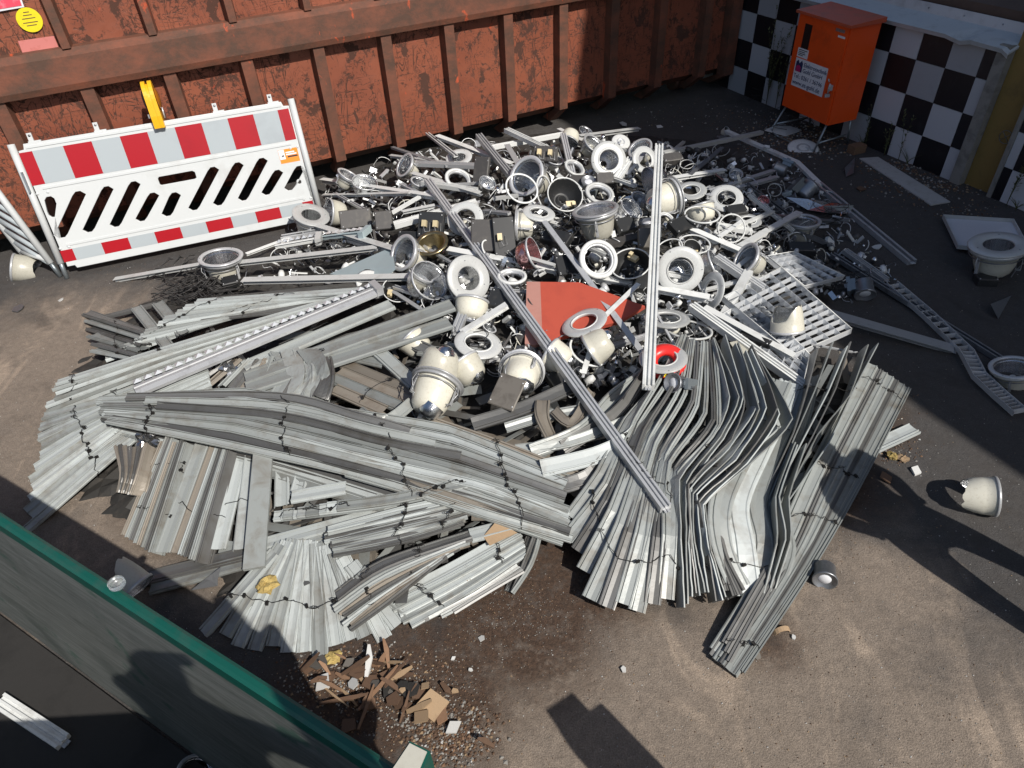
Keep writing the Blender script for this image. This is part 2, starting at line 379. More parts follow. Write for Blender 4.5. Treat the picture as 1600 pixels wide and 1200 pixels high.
def rib(k, w0, z0, z1, foot=True, out=0.0, dp=DP):
    mb = MB(); a = w0/SP
    mb.loft([[CP(k, out, z), CP(k+a, out, z), CP(k+a+.035, dp, z), CP(k-.02, dp, z)] for z in (z0, z1)])
    if foot: mb.loft([[CP(k, out, z0), CP(k+a, out, z0), CP(k+a, dp, z0), CP(k, dp, z0)], [CP(k, dp-.14, .06), CP(k+a, dp-.14, .06), CP(k+a, dp-.3, .06), CP(k, dp-.3, .06)]])
    return mb.build('rib', M['contrail'], cont)
for k in range(K0, 12):
    rib(k+.02, .10, .25, 1.315); rib(k+.02, .06, 1.605, 2.5, False)
rib(11.62, .15, .2, 2.5, True, .01)
mb = MB(); mb.loft([[CP(k, .02, 1.31), CP(k, .035, 1.36), CP(k, .03, 1.56), CP(k, -.03, 1.605), CP(k, DP, 1.61), CP(k, DP, 1.31)] for k in (K0, K1)]); mb.build('side_rail', M['contrail'], cont)
mb = MB(); mb.loft([[CP(k, .03, 2.5), CP(k, .03, 2.62), CP(k, DP-.05, 2.62), CP(k, DP-.05, 2.5)] for k in (K0, K1)]); mb.build('top_rail', M['contrail'], cont)
mb = MB(); mb.prism([CP(K1, DP, .27), CP(K1, -2.3, .27), CP(K1, -2.3, 2.6), CP(K1, DP, 2.6)], CD*.05); mb.build('end_wall', M['cont'], cont)
mb = MB(); mb.prism([CP(K0, -2.3, .27), CP(K1, -2.3, .27), CP(K1, -2.3, 2.6), CP(K0, -2.3, 2.6)], -CN*.05); mb.build('far_side_wall', M['cont'], cont)
mb = MB(); mb.prism([CP(K0, DP-.02, .3), CP(K1, DP-.02, .3), CP(K1, -2.28, .3), CP(K0, -2.28, .3)], (0,0,.04)); mb.build('floor_plate', M['contrail'], cont)
for kk in (2.0, 11.1):
    mb = MB(); mb.lathe([(.10,-.09),(.11,-.09),(.11,.09),(.10,.09),(.02,.09),(.02,-.09)], 18, closed=True, mat=Matrix.Translation(CP(kk, -.45, .11)) @ CD.to_track_quat('Z','Y').to_matrix().to_4x4()); mb.build('roller', M['contrail'], cont)
# stickers and paint patch on the upper panel, far left
def on_plane(px, py, O, n):
    d = ray(px, py); C = Vector((0, 0, CAMH)); return C + d * ((O-C).dot(n)/d.dot(n))
def cpt(px, py, out): return on_plane(px, py, CP(0, out, 0), CN)
mb = MB(); mb.prism([cpt(-70,30,DP+.016), cpt(38,11,DP+.016), cpt(25,-25,DP+.016), cpt(-90,-5,DP+.016)], CN*.002); st = mb.build('warning_sticker_border', M['sign'], cont)
mb = MB(); mb.prism([cpt(-66,25,DP+.019), cpt(34,8.5,DP+.019), cpt(22,-25,DP+.019), cpt(-86,-5,DP+.019)], CN*.002); subbuild(mb, 'sticker_face', M['pinksticker'], st)
c = cpt(46, 31, DP+.014); e1 = CD*.085; e2 = Vector((0,0,.085))
mb = MB(); mb.prism([c + e1*math.cos(2*PI*i/28) + e2*math.sin(2*PI*i/28) for i in range(28)], CN*.003); st = mb.build('round_sticker', M['yellowsticker'], cont)
mb = MB()
for zz_, hw in ((.05,.02),(.03,.03),(.008,.045),(-.02,.05),(-.04,.035)): mb.prism([c-CD*hw+Vector((0,0,zz_))+CN*.0035, c+CD*hw+Vector((0,0,zz_))+CN*.0035, c+CD*hw+Vector((0,0,zz_+.006))+CN*.0035, c-CD*hw+Vector((0,0,zz_+.006))+CN*.0035], CN*.0006)
subbuild(mb, 'sticker_print', M['woodd'], st)
mb = MB(); mb.prism([cpt(38,90,DP+.012), cpt(97,87,DP+.012), cpt(84,56,DP+.012), cpt(28,64,DP+.012)], CN*.002); mb.build('pink_paint_patch', M['pinkpaint'], cont)

# ------------------------------------------------------------------ chequered wall
T2 = rad(-65.8); WD = Vector((math.cos(T2), math.sin(T2), 0)); WN = Vector((math.sin(T2), -math.cos(T2), 0)); TS = .3065
if WN.dot(Vector((-1, -1, 0))) < 0: WN = -WN
WO = Vector((3.790, 7.065, 0)); Z0 = .903
def WP(i, out, z): return WO + WD*(TS*i) + WN*out + Vector((0, 0, z))
wall = empty('tiled_wall', WP(-2, -.1, 0), 'low wall clad in black and white chequered tiles behind the orange cabinet', 'wall')
mb = MB(); mb.loft([[WP(i, -.008, 0), WP(i, -.008, 1.17), WP(i, -.22, 1.17), WP(i, -.22, 0)] for i in (-9.2, 3.36)]); mb.build('masonry', M['concrete'], wall)
tile_me = {}
def tile_at(i, j, parent, i1=None, ztop=None):
    ia, ib = i, i1 if i1 is not None else i+1
    za, zb = Z0-TS*(j+1), Z0-TS*j
    if ztop: zb = min(zb, ztop)
    za = max(za, .0); g = .0022
    mb = MB(); w_ = g/TS; o = random.uniform(-.0006, .001)
    mb.prism([WP(ia+w_, -.006, za+g), WP(ib-w_, -.006, za+g), WP(ib-w_, -.006, zb-g), WP(ia+w_, -.006, zb-g)], WN*(.007+o))
    mb.build('tile', M['tileb'] if (i+j) % 2 == 0 else M['tilew'], parent)
for i in range(-9, 4):
    for j in range(-1, 3): tile_at(i, j, wall, 3.36 if i == 3 else None, 1.18)
cp = MB(); L0, L1 = -9.3, 3.75
def cop(i, sag=0): return [WP(i, .05, 1.145+sag), WP(i, .062, 1.18+sag), WP(i, -.20, 1.24), WP(i, -.22, 1.32), WP(i, -.225, 1.32), WP(i, -.205, 1.22), WP(i, .05, 1.17+sag), WP(i, .045, 1.147+sag)]
cp.loft([cop(L0), cop(-3), cop(0), cop(1.8, .004), cop(2.3, -.02), cop(2.6, .006), cop(L1-.2), cop(L1, -.03)]); cp.build('metal_coping', M['coping'], wall)
for i in (-1.0, .4, 1.6, 2.8):
    mb = MB(); P = WP(i, -.21, 1.28); mb.lathe([(0,.006),(.007,.005),(.008,0)], 8, mat=Matrix.Translation(P) @ WN.to_track_quat('Z','Y').to_matrix().to_4x4()); mb.build('screw_head', M['steel'], wall)
mb = MB(); mb.loft([[WP(i, .02, 0), WP(i, .02, 1.20), WP(i, -.24, 1.20), WP(i, -.24, 0)] for i in (3.372, 3.70)]); tag(mb.build('concrete_post', M['concrete']), 'weathered concrete edge post at the end of the chequered wall', 'post')
mb = MB(); mb.prism([WP(3.705, -.06, 0), WP(4.60, -.06, 0), WP(4.60, -.06, 1.75), WP(3.705, -.06, 1.75)], -WN*.05)
och = tag(mb.build('ochre_panel', M['ochre']), 'ochre brown board panel between the two chequered wall pieces', 'panel')
mb = MB(); P = WP(4.35, -.06, .50)
R3 = WN.to_track_quat('Z','Y').to_matrix().to_4x4()
mb.tube([P + WN*.004 + (R3 @ Vector((.055*math.cos(a*PI/10), .055*math.sin(a*PI/10), 0))) for a in range(20)], .003, 4, close=True)
for a in (45, 135):
    v = R3 @ Vector((math.cos(rad(a))*.053, math.sin(rad(a))*.053, 0)); mb.tube([P+WN*.004-v, P+WN*.004+v], .0025, 4)
mk = mb.build('chalk_circle_mark', M['concrete'], origin=och.location); mk.parent = och; mk.location = (0,0,0)
wall2 = empty('short_tiled_wall', WP(5.5, -.1, 0), 'second chequered wall piece at the right edge beyond the ochre panel', 'wall')
mb = MB(); mb.loft([[WP(i, -.008, 0), WP(i, -.008, 1.17), WP(i, -.22, 1.17), WP(i, -.22, 0)] for i in (4.62, 9)]); mb.build('masonry', M['concrete'], wall2)
for i in range(5, 9):
    for j in range(-1, 3): tile_at(i, j, wall2, None, 1.18)
for j in range(-1, 3):
    mb = MB(); mb.prism([WP(4.74, -.006, max(Z0-TS*(j+1), 0)+.002), WP(4.992, -.006, max(Z0-TS*(j+1), 0)+.002), WP(4.992, -.006, min(Z0-TS*j, 1.18)-.002), WP(4.74, -.006, min(Z0-TS*j, 1.18)-.002)], WN*.007)
    mb.build('tile', M['tileb'] if j % 2 == 0 else M['tilew'], wall2)
mb = MB(); mb.prism([WP(4.60, .012, 0), WP(4.735, .012, 0), WP(4.735, .012, 1.17), WP(4.60, .012, 1.17)], -WN*.02); mb.build('edge_strip', M['concrete'], wall2)
mb = MB(); mb.prism([WP(-9, -.25, 1.34), WP(9, -.25, 1.34), WP(9, -2.6, 2.1), WP(-9, -2.6, 2.1)], (0,0,.05)); mb.prism([WP(-9, -.25, 0), WP(9, -.25, 0), WP(9, -.25, 1.34), WP(-9, -.25, 1.34)], -WN*.05)
tag(mb.build('brown_shed', M['brownroof']), 'low shed with brown sheet roof rising behind the chequered wall', 'shed')

# ------------------------------------------------------------------ unseen building, outlined by casting the shade edge back toward the sun
def backproj(P, x): t = (x-P.x)/SUND.x; return P + SUND*t
BXX = 6.6
pts = [backproj(p, BXX) for p in (G(1600, 748), G(1440, 640), G(1332, 545, .05), S(1185, 335, .08), S(1090, 262, .08), cpt(905, 170, 0), cpt(925, 0, 0))]
top = pts[-1]
poly = [(BXX, pts[0].y-.25, 0)] + [tuple(p) for p in pts] + [(BXX, top.y+.2, top.z+2), (BXX, 14, top.z+2), (BXX, 14, 0)]
mb = MB(); mb.prism([Vector(p) for p in poly], (3, 0, 0)); tag(mb.build('shade_caster_building', M['render']), 'unseen building on the right, outlined to throw the shade edge across the yard', 'building')

# ------------------------------------------------------------------ orange cabinet
ca = Vector((3.06, 7.575, .27)); cb = Vector((3.30, 6.94, .27)); CA = (cb-ca).normalized(); CB = Vector((-CA.y, CA.x, 0)); CFN = -CB; W_, D_, H_ = .68, .37, .92
cab = empty('orange_cabinet', (cb.x, cb.y, 0), 'bright orange steel electrical cabinet on tube legs in front of the chequered wall', 'cabinet')
def KP(u, d, z): return cb - CA*u + CB*d + Vector((0,0,z))     # u left along the front, d back, z up
mb = MB(); mb.prism([KP(0,.012,0), KP(W_,.012,0), KP(W_,D_,0), KP(0,D_,0)], (0,0,H_-.01)); mb.build('body', M['orange'], cab)
mb = MB(); mb.prism([KP(.012,-.006,.008), KP(W_-.006,-.006,.008), KP(W_-.006,-.006,H_-.02), KP(.012,-.006,H_-.02)], CB*.016); door = mb.build('door', M['orange'], cab)
mb = MB(); mb.loft([[KP(-.03,-.03,H_-.015), KP(W_+.03,-.03,H_-.015), KP(W_+.03,D_+.02,H_-.015), KP(-.03,D_+.02,H_-.015)], [KP(-.03,-.03,H_+.01), KP(W_+.03,-.03,H_+.01), KP(W_+.03,D_+.02,H_+.03), KP(-.03,D_+.02,H_+.03)]]); mb.build('roof', M['orangetop'], cab)
mb = MB(); mb.prism([KP(.47,-.008,.60), KP(.57,-.008,.60), KP(.57,-.008,.83), KP(.47,-.008,.83)], CB*.001); mb.build('viewing_slot', M['darkglass'], cab)
mb = MB(); mb.prism([KP(.45,-.009,.52), KP(.60,-.009,.52), KP(.60,-.009,.605), KP(.45,-.009,.605)], CB*.0015); sg = mb.build('small_label', M['sign'], cab)
mb = MB()
for zz_, w2 in ((.585,.12),(.568,.09),(.552,.10),(.537,.07)): mb.prism([KP(.585,-.0105,zz_), KP(.585-w2,-.0105,zz_), KP(.585-w2,-.0105,zz_+.007), KP(.585,-.0105,zz_+.007)], CB*.0008)
subbuild(mb, 'label_print', M['inkblack'], sg)
mb = MB(); mb.prism([KP(.145,-.009,.24), KP(.60,-.009,.24), KP(.60,-.009,.51), KP(.145,-.009,.51)], CB*.0015); sg = mb.build('company_sign', M['sign'], cab)
ZZ = Vector((0,0,1))
text_part('sign_lettering', 'Elektrotechnik', .056, M['inkblue'], sg, KP(.475,-.009,.447), CA, ZZ, CFN, .002)
text_part('sign_lettering', 'Gohl GmbH', .056, M['inkblue'], sg, KP(.475,-.009,.392), CA, ZZ, CFN, .002)
text_part('sign_lettering', 'Tel.: 0261 / 36746', .056, M['inkblue'], sg, KP(.588,-.009,.325), CA, ZZ, CFN, .002)
text_part('sign_lettering', 'www.et-gohl.de', .062, M['inkblue'], sg, KP(.588,-.009,.262), CA, ZZ, CFN, .002)
mb = MB(); mb.prism([KP(.49,-.0105,.385), KP(.585,-.0105,.385), KP(.585,-.0105,.475), KP(.56,-.0105,.495), KP(.54,-.0105,.465), KP(.51,-.0105,.495), KP(.49,-.0105,.47)], CB*.0015); subbuild(mb, 'logo', M['inkblue'], sg)
mb = MB(); mb.prism([KP(.51,-.0125,.385), KP(.573,-.0125,.385), KP(.573,-.0125,.43), KP(.555,-.0125,.447), KP(.53,-.0125,.447), KP(.51,-.0125,.43)], CB*.0015); subbuild(mb, 'logo_arch', M['magenta'], sg)
mb = MB(); mb.prism([KP(.05,-.009,.845), KP(.165,-.009,.845), KP(.165,-.009,.872), KP(.05,-.009,.872)], CB*.002); mb.build('name_plate', M['steel'], cab)
mb = MB(); mb.prism([KP(.03,-.009,.80), KP(.12,-.009,.80), KP(.12,-.009,.818), KP(.03,-.009,.818)], CB*.002); mb.build('white_strip_label', M['sign'], cab)
mb = MB(); mb.box(KP(.05,-.02,.36), (.03,.03,.05)); mb.tube([KP(.05,-.035,.40), KP(.05,-.04,.36), KP(.055,-.03,.30)], .009, 8); mb.box(KP(.06,-.03,.285), (.045,.02,.03)); mb.tube([KP(.09,-.012,.4), KP(.10,-.02,.43)], .006, 6); mb.build('padlock_hasp', M['alu'], cab)
def leg(pts): 
    mb = MB(); mb.tube(pts, .011, 8); return mb.build('leg', M['galv'], cab)
z_ = -.27
leg([KP(.03,.03,.01), KP(.03,-.06,z_+.015), KP(.03,-.05,z_+.012)]); leg([KP(.64,.03,.01), KP(.66,-.09,z_+.05), KP(.64,-.10,z_+.014), KP(.5,-.12,z_+.012)])
leg([KP(.03,D_-.04,.01), KP(.03,D_+.0,z_+.015)]); leg([KP(.60,D_-.04,.01), KP(.60,D_,z_+.015)])
mb = MB(); mb.tube([KP(.03,-.03,-.18), KP(.03,D_-.05,-.16)], .009, 6); mb.tube([KP(.64,-.06,-.17), KP(.6,D_-.05,-.16)], .009, 6); mb.tube([KP(.5,-.12,z_+.012), KP(.2,-.10,z_+.012), KP(.03,-.05,z_+.012)], .010, 6); mb.build('leg_brace', M['galv'], cab)

# ------------------------------------------------------------------ barriers
def curve_panel(outer, holes, thick, to3d, name, mat, parent, bevel=.0):
    cu = bpy.data.curves.new(name, 'CURVE'); cu.dimensions = '2D'; cu.fill_mode = 'BOTH'; cu.extrude = thick/2; cu.bevel_depth = bevel
    for lp in [outer] + holes:
        s = cu.splines.new('POLY'); s.points.add(len(lp)-1); s.use_cyclic_u = True
        for p, q in zip(s.points, lp): p.co = (q[0], q[1], 0, 1)
    tmp = bpy.data.objects.new(name, cu); col.objects.link(tmp)
    me = bpy.data.meshes.new_from_object(tmp.evaluated_get(bpy.context.evaluated_depsgraph_get())); bpy.data.objects.remove(tmp)
    for v in me.vertices: v.co = to3d(v.co.x, v.co.y, v.co.z) - parent.location
    me.materials.clear(); me.materials.append(mat)
    ob = bpy.data.objects.new(name, me); col.objects.link(ob); ob.parent = parent; return ob
def slot(x0, y0, x1, y1, w=.102):
    """slanted slot from bottom centre to top centre, flat ends with cut corners"""
    c = w*.32
    return [(x0-w/2, y0+c), (x0-w/2+c, y0), (x0+w/2-c, y0), (x0+w/2, y0+c*.8), (x1+w/2, y1-c), (x1+w/2-c, y1), (x1-w/2+c, y1), (x1-w/2, y1-c*.8)]
def barrier(A, ux, uy, label, lamp=False, sticker=True, flip=False):
    nn = ux.cross(uy).normalized()
    if nn.dot(Vector((0,0,CAMH))-A) < 0: nn = -nn
    br = empty('road_barrier', A, label, 'barrier')
    P3 = lambda u, v, n=0.0: A + ux*u + uy*v + nn*n
    W = 2.17
    outer = [(.045,.10),(.10,.10),(.11,.075),(2.02,.075),(2.04,.10),(2.135,.10),(2.135,1.035),(2.09,1.04),(2.08,1.075),(.09,1.075),(.08,1.035),(.04,1.03)]
    holes = [[(.055,.555),(.055,.525),(.075,.50),(.10,.50),(.15,.60),(.15,.645),(.13,.668),(.095,.668),(.07,.645)], slot(.09,.33,.33,.665), slot(.30,.33,.545,.665), slot(.51,.33,.755,.665), slot(.715,.335,.865,.55), slot(.925,.335,1.03,.52), slot(1.145,.34,1.39,.665), slot(1.35,.34,1.595,.665), slot(1.56,.34,1.80,.665), slot(1.765,.35,1.90,.545), slot(1.965,.35,2.09,.545)]
    holes.append([(.955,.59),(1.225,.59),(1.245,.60),(1.245,.65),(1.225,.665),(.955,.665),(.94,.65),(.94,.60)])
    holes.append([(2.06+.022*math.cos(a*PI/6), .41+.022*math.sin(a*PI/6)) for a in range(12)])
    curve_panel(outer, holes, .022, P3, 'frame_panel', M['bar'], br, .004)
    for (u0, u1, v0, v1, ww) in ((.0,.0,1.09,.13,.028), (W,W,1.09,.13,.028)):
        mb = MB(); mb.tube([P3(u0, v0), P3(u1, v1)], ww, 10); mb.build('side_post', M['bar'], br)
        mb = MB(); mb.tube([P3(u0, v1+.05), P3(u1, 0)], .019, 10); mb.build('foot_tube', M['galv'], br)
    for v in (.735, .27, 1.05):
        mb = MB(); mb.box(P3(W/2, v, .014), (1,1,1), Matrix((ux*1.98, uy*.018, nn*.014)).transposed()); mb.build('moulded_edge', M['bar'], br)
    for u in (.15, .63, 1.55, 2.0):
        mb = MB(); mb.box(P3(u, 1.105, 0), (1,1,1), Matrix((ux*.035, uy*.09, nn*.02)).transposed()); mb.box(P3(u+.02, 1.08, 0), (1,1,1), Matrix((ux*.09, uy*.02, nn*.022)).transposed()); mb.build('mounting_lug', M['bar'], br)
        mb = MB(); mb.lathe([(0,.004),(.009,.003),(.01,0)], 8, mat=Matrix.Translation(P3(u, 1.13, .010)) @ nn.to_track_quat('Z','Y').to_matrix().to_4x4()); mb.build('rivet', M['steel'], br)
    for (u, v) in ((.045,.70),(.12,.70),(2.06,.70),(2.12,.70),(.045,.25),(.11,.25),(2.06,.255),(2.12,.255)):
        mb = MB(); mb.lathe([(0,.006),(.010,.004),(.013,0)], 10, mat=Matrix.Translation(P3(u, v, .015)) @ nn.to_track_quat('Z','Y').to_matrix().to_4x4()); mb.build('moulded_stud', M['bar'], br)
    xs = [.032,.128,.35,.562,.773,.985,1.197,1.41,1.62,1.832,2.036,2.13]
    def strip(v0, v1):
        for i in range(11):
            mb = MB(); mb.prism([P3(xs[i]+.0006, v0, .0155), P3(xs[i+1]-.0006, v0, .0155), P3(xs[i+1]-.0006, v1, .0155), P3(xs[i]+.0006, v1, .0155)], nn*.0015)
            mb.build('red_stripe' if i % 2 == 0 else 'white_stripe', M['rred'] if i % 2 == 0 else M['rwhite'], br)
    strip(.765, 1.018); strip(.135, .232)
    if sticker:
        mb = MB(); mb.prism([P3(1.95,.585,.0157), P3(2.115,.585,.0157), P3(2.115,.70,.0157), P3(1.95,.70,.0157)], nn*.0012); sk = mb.build('orange_sticker', M['osticker'], br)
        mb = MB(); mb.prism([P3(1.952,.618,.0175), P3(2.0,.618,.0175), P3(2.0,.698,.0175), P3(1.952,.698,.0175)], nn*.001); subbuild(mb, 'sticker_logo_field', M['sign'], sk)
        mb = MB(); mb.prism([P3(1.966,.64,.019), P3(1.988,.64,.019), P3(1.988,.66,.019)], nn*.001); subbuild(mb, 'sticker_logo', M['inkblack'], sk)
        mb = MB()
        for v_, a_, b_ in ((.665,2.01,2.085),(.648,2.01,2.10)): mb.prism([P3(a_, v_, .0175), P3(b_, v_, .0175), P3(b_, v_+.011, .0175), P3(a_, v_+.011, .0175)], nn*.0008)
        subbuild(mb, 'sticker_print', M['sign'], sk)
        mb = MB(); mb.prism([P3(2.02, .628, .0175), P3(2.105, .628, .0175), P3(2.105, .641, .0175), P3(2.02, .641, .0175)], nn*.0008); subbuild(mb, 'sticker_print', M['inkblack'], sk)
        text_part('embossed_lettering', 'nissen', .055, M['bar'], br, P3(1.0,.545), ux, uy, nn, .0158)
    return br, P3, nn
BA = G(105, 435); ux = (G(500, 352)-BA).normalized(); uy = Vector((-.094, .272, .958)); uy = (uy-ux*uy.dot(ux)).normalized()
br, BP3, bn = barrier(BA, ux, uy, 'white plastic road barrier with red and white reflective stripes leaning by the container')
mb = MB(); mb.box(BP3(.005, .80, .03), (1,1,1), Matrix((ux*.012, uy*.16, bn*.05)).transposed()); mb.build('hinge_strap', M['galv'], br)
# second barrier, seen almost edge-on at the left border: folded, leaning over to the left
A2 = G(95, 432); tp2 = G(-75, 205, 1.17)-A2; dp2 = Vector((-.30, .16, 0))
b2 = empty('road_barrier', A2, 'second white barrier seen from its side at the left edge behind the broken cup', 'barrier')
for o_ in (Vector(), dp2):
    mb = MB(); mb.tube([A2+o_+tp2*.10, A2+o_+tp2], .028, 10); mb.build('side_post', M['bar'], b2)
    mb = MB(); mb.tube([A2+o_, A2+o_+tp2*.12], .020, 10); mb.build('foot_tube', M['galv'], b2)
for i in range(9):
    a_ = A2+tp2*(.10+.09*i); mb = MB(); mb.tube([a_+dp2*.05, a_+tp2*.10+dp2*.95], .024, 6); mb.build('slanted_bar', M['rwhite'], b2)
for f_ in (.13, .98):
    mb = MB(); mb.tube([A2+tp2*f_, A2+tp2*f_+dp2], .026, 8); mb.build('cross_rail', M['bar'], b2)
# yellow warning lamp on the barrier
wl = empty('warning_lamp', BP3(1.10, 1.05, 0), 'yellow flashing warning lamp clamped on top of the striped barrier', 'lamp')
P = BP3; h = .035
mb = MB(); q = []
for a in range(17): t = PI*a/16; q.append((.105*math.cos(t), .20+.12*math.sin(t)))
# side profile in the plane (depth n, height v), extruded across u
prof = [(.075, -.03), (.09, .06)] + [(.10*math.cos(PI*a/14)*.95, .19+.14*math.sin(PI*a/14)) for a in range(15)] + [(-.07, .06), (-.06, -.03)]
for (u0, u1, s_, mi) in ((1.055, 1.085, 1.0, 0), (1.083, 1.107, .93, 0), (1.105, 1.135, 1.0, 0)):
    mb.prism([BP3(u0, 1.06+v*(s_ if v > .1 else 1), n*s_) for n, v in prof], ux*(u1-u0), mi)
mb.build('housing', M['yellow'], wl)
for sgn, uu in ((-1, 1.05), (1, 1.14)):
    mb = MB(); mb.lathe([(0,.022),(.05,.017),(.078,.008),(.085,0)], 20, mat=Matrix.Translation(BP3(uu, 1.25, 0)) @ (ux*sgn).to_track_quat('Z','Y').to_matrix().to_4x4()); mb.build('lens', M['amber'] if sgn > 0 else M['black'], wl)
mb = MB(); mb.tube([BP3(1.15,1.10,.02), BP3(1.155,1.18,.03)], .006, 6); mb.box(BP3(1.045, 1.13, .03), (.02,.02,.03)); mb.build('clamp_bolt', M['alu'], wl)

# ------------------------------------------------------------------ green skip in the foreground
sk = empty('green_skip', G(300, 1010, 1.5)*1.0 - Vector((0,0,1.5)), 'green-rimmed open steel skip with scratched grey inner wall in the lower left corner', 'skip')
ra, rb = G(0, 800, 1.5), G(620, 1197, 1.5); rd = (rb-ra).normalized(); rn = Vector((rd.y, -rd.x, 0))
if rn.dot(-ra) < 0: rn = -rn
ra2 = ra - rd*2.2; rb2 = rb + rd*.12; wid = abs((G(0, 821, 1.5)-ra).dot(rn))
mb = MB(); mb.loft([[p+Vector((0,0,.0)), p+rn*.008+Vector((0,0,.006)), p+rn*(wid-.008)+Vector((0,0,.006)), p+rn*wid, p+rn*wid-Vector((0,0,.05)), p-Vector((0,0,.05))] for p in (ra2, rb2)]); mb.build('rim', M['green'], sk)
mb = MB(); mb.prism([p-rd*0+rn*(wid-.014)-Vector((0,0,.051)) for p in (ra2, rb2)] + [p+rn*(wid-.014)-Vector((0,0,1.49)) for p in (rb2, ra2)], -rn*.02); mb.build('inner_wall', M['scratched'], sk)
mb = MB(); mb.prism([ra2+rn*wid-Vector((0,0,1.49)), rb2+rn*wid-Vector((0,0,1.49)), rb2+rn*2.2-Vector((0,0,1.49)), ra2+rn*2.2-Vector((0,0,1.49))], (0,0,.012)); mb.build('floor_plate', M['skipfloor'], sk)
mb = MB(); mb.prism([rb2+rn*(wid+.0), rb2+rn*2.2, rb2+rn*2.2-Vector((0,0,1.49)), rb2+rn*wid-Vector((0,0,1.49))], rd*.03); mb.build('end_wall', M['green'], sk)
c0 = G(650, 1186, 1.56); q1 = (rd*.5+rn*.0).normalized(); 
mb = MB()
qa, qb, qc, qd = G(640,1158,1.56), G(672,1174,1.56), G(655,1214,1.56), G(608,1206,1.56)
mb.prism([qa, qb, qc, qd], (0,0,-.25)); pst = mb.build('corner_post', M['green'], sk)
cc = (qa+qb+qc+qd)/4; mb = MB(); mb.prism([cc+(p-cc)*.84+Vector((0,0,.002)) for p in (qa,qb,qc,qd)], (0,0,.003)); subbuild(mb, 'worn_cap', M['cream'], pst)
# things inside and on the skip
def bar_obj(name, a, b, w, h, mat, label, cat, group=None):
    t = (b-a).normalized(); s_ = t.cross(Vector((0,0,1))).normalized(); u_ = s_.cross(t)
    mb = MB(); mb.loft([[p-s_*w/2, p+s_*w/2, p+s_*w/2+u_*h, p-s_*w/2+u_*h] for p in (a, b)]); return tag(mb.build(name, mat), label, cat, group)
jr = MB(); jr.lathe([(.0,.004),(.022,.004),(.028,.012),(.028,.03),(.024,.03),(.024,.012),(0,.008)], 20, mat=Matrix.Translation(G(186, 917, 1.508)) @ Matrix.Scale(.72, 4)); tag(jr.build('plastic_cap', M['clear']), 'round clear plastic cap lying on the green skip rim', 'cap')

# platform added to shade the skip, and two people, all outside the picture
mb = MB(); mb.box((-1.55, -.75, 1.30), (3.4, 2.3, .08)); 
for x in (-3.15, .05):
    for y in (-1.8, .3): mb.box((x, y, .63), (.08, .08, 1.26))
tag(mb.build('shade_platform', M['galv']), 'unseen platform below the viewpoint, added and sized to shade the green skip', 'platform')
def person(loc, rz, label, arm_up=False):
    root = empty('person', loc, label, 'person'); V = []; E = []; Rr = []
    def add(p, r, par=None):
        V.append(p); Rr.append(r)
        if par is not None: E.append((par, len(V)-1))
        return len(V)-1
    hip = add((0,0,.95), .15); ch = add((0,.01,1.25), .16, hip); nk = add((0,0,1.50), .07, ch); hd = add((0,.01,1.60), .09, nk); add((0,.01,1.72), .085, hd)
    for s_ in (-1, 1):
        a = add((s_*.11,0,.88), .10, hip); k_ = add((s_*.15,.02,.50), .07, a); an = add((s_*.18,0,.09), .05, k_); add((s_*.19,.16,.04), .045, an)
        sh = add((s_*.20,0,1.42), .07, ch)
        if arm_up: e_ = add((s_*.30,.12,1.22), .05, sh); h_ = add((s_*.12,.28,1.45), .04, e_)
        else: e_ = add((s_*.23,.03,1.14), .05, sh); h_ = add((s_*.17,.12,.92), .04, e_)
        for q in range(4): add((V[h_][0]-.03+.02*q, V[h_][1]+.03, V[h_][2]-.08), .011, h_)
    me = bpy.data.meshes.new('body'); me.from_pydata(V, E, []); ob = bpy.data.objects.new('body', me); col.objects.link(ob); ob.parent = root
    md = ob.modifiers.new('Skin', 'SKIN'); me.skin_vertices[0].data[0].use_root = True
    for i, r in enumerate(Rr): me.skin_vertices[0].data[i].radius = (r, r)
    ob.modifiers.new('Sub', 'SUBSURF').levels = 1; me.materials.append(M['cloth']); root.rotation_euler = (0,0,rz); return root
person((2.62, 1.46, 0), rad(35), 'person in dark work clothes standing just right of the picture, casting the long leg shadow')
person((.12, -.50, 1.34), 0, 'person in dark clothes standing on the unseen platform behind the viewpoint', True)
mb = MB(); mb.box((1.02, .30, .62), (.22, .10, 1.24), Matrix.Rotation(rad(30), 3, 'Z')); mb.box((1.00, .29, 1.29), (.14, .10, .10), Matrix.Rotation(rad(30), 3, 'Z')); mb.tube([(.92, .22, 1.05), (.55, .05, 1.30)], .02, 6)  # added post and arm, shaped for the shadow blob at bottom centre
tag(mb.build('shadow_post', M['green']), 'unseen post with a side arm below the picture edge, added to cast a blob of shadow', 'shadow_post')
# ================================================================== THE PILE
# mound inside the heap, its near-black colour painting the shade in the gaps
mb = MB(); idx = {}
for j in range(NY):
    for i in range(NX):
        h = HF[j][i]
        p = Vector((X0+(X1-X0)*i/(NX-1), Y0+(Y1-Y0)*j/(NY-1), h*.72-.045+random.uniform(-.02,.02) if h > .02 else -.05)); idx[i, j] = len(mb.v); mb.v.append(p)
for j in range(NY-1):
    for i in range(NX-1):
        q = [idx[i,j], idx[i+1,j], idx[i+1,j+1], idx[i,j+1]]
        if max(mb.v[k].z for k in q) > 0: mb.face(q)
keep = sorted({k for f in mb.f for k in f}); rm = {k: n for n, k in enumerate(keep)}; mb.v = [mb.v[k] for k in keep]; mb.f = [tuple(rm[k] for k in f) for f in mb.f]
tag(mb.build('gap_shade_mound', M['core']), 'mound inside the heap, near-black to stand in for the shade in the gaps', 'scrap', kind='stuff')

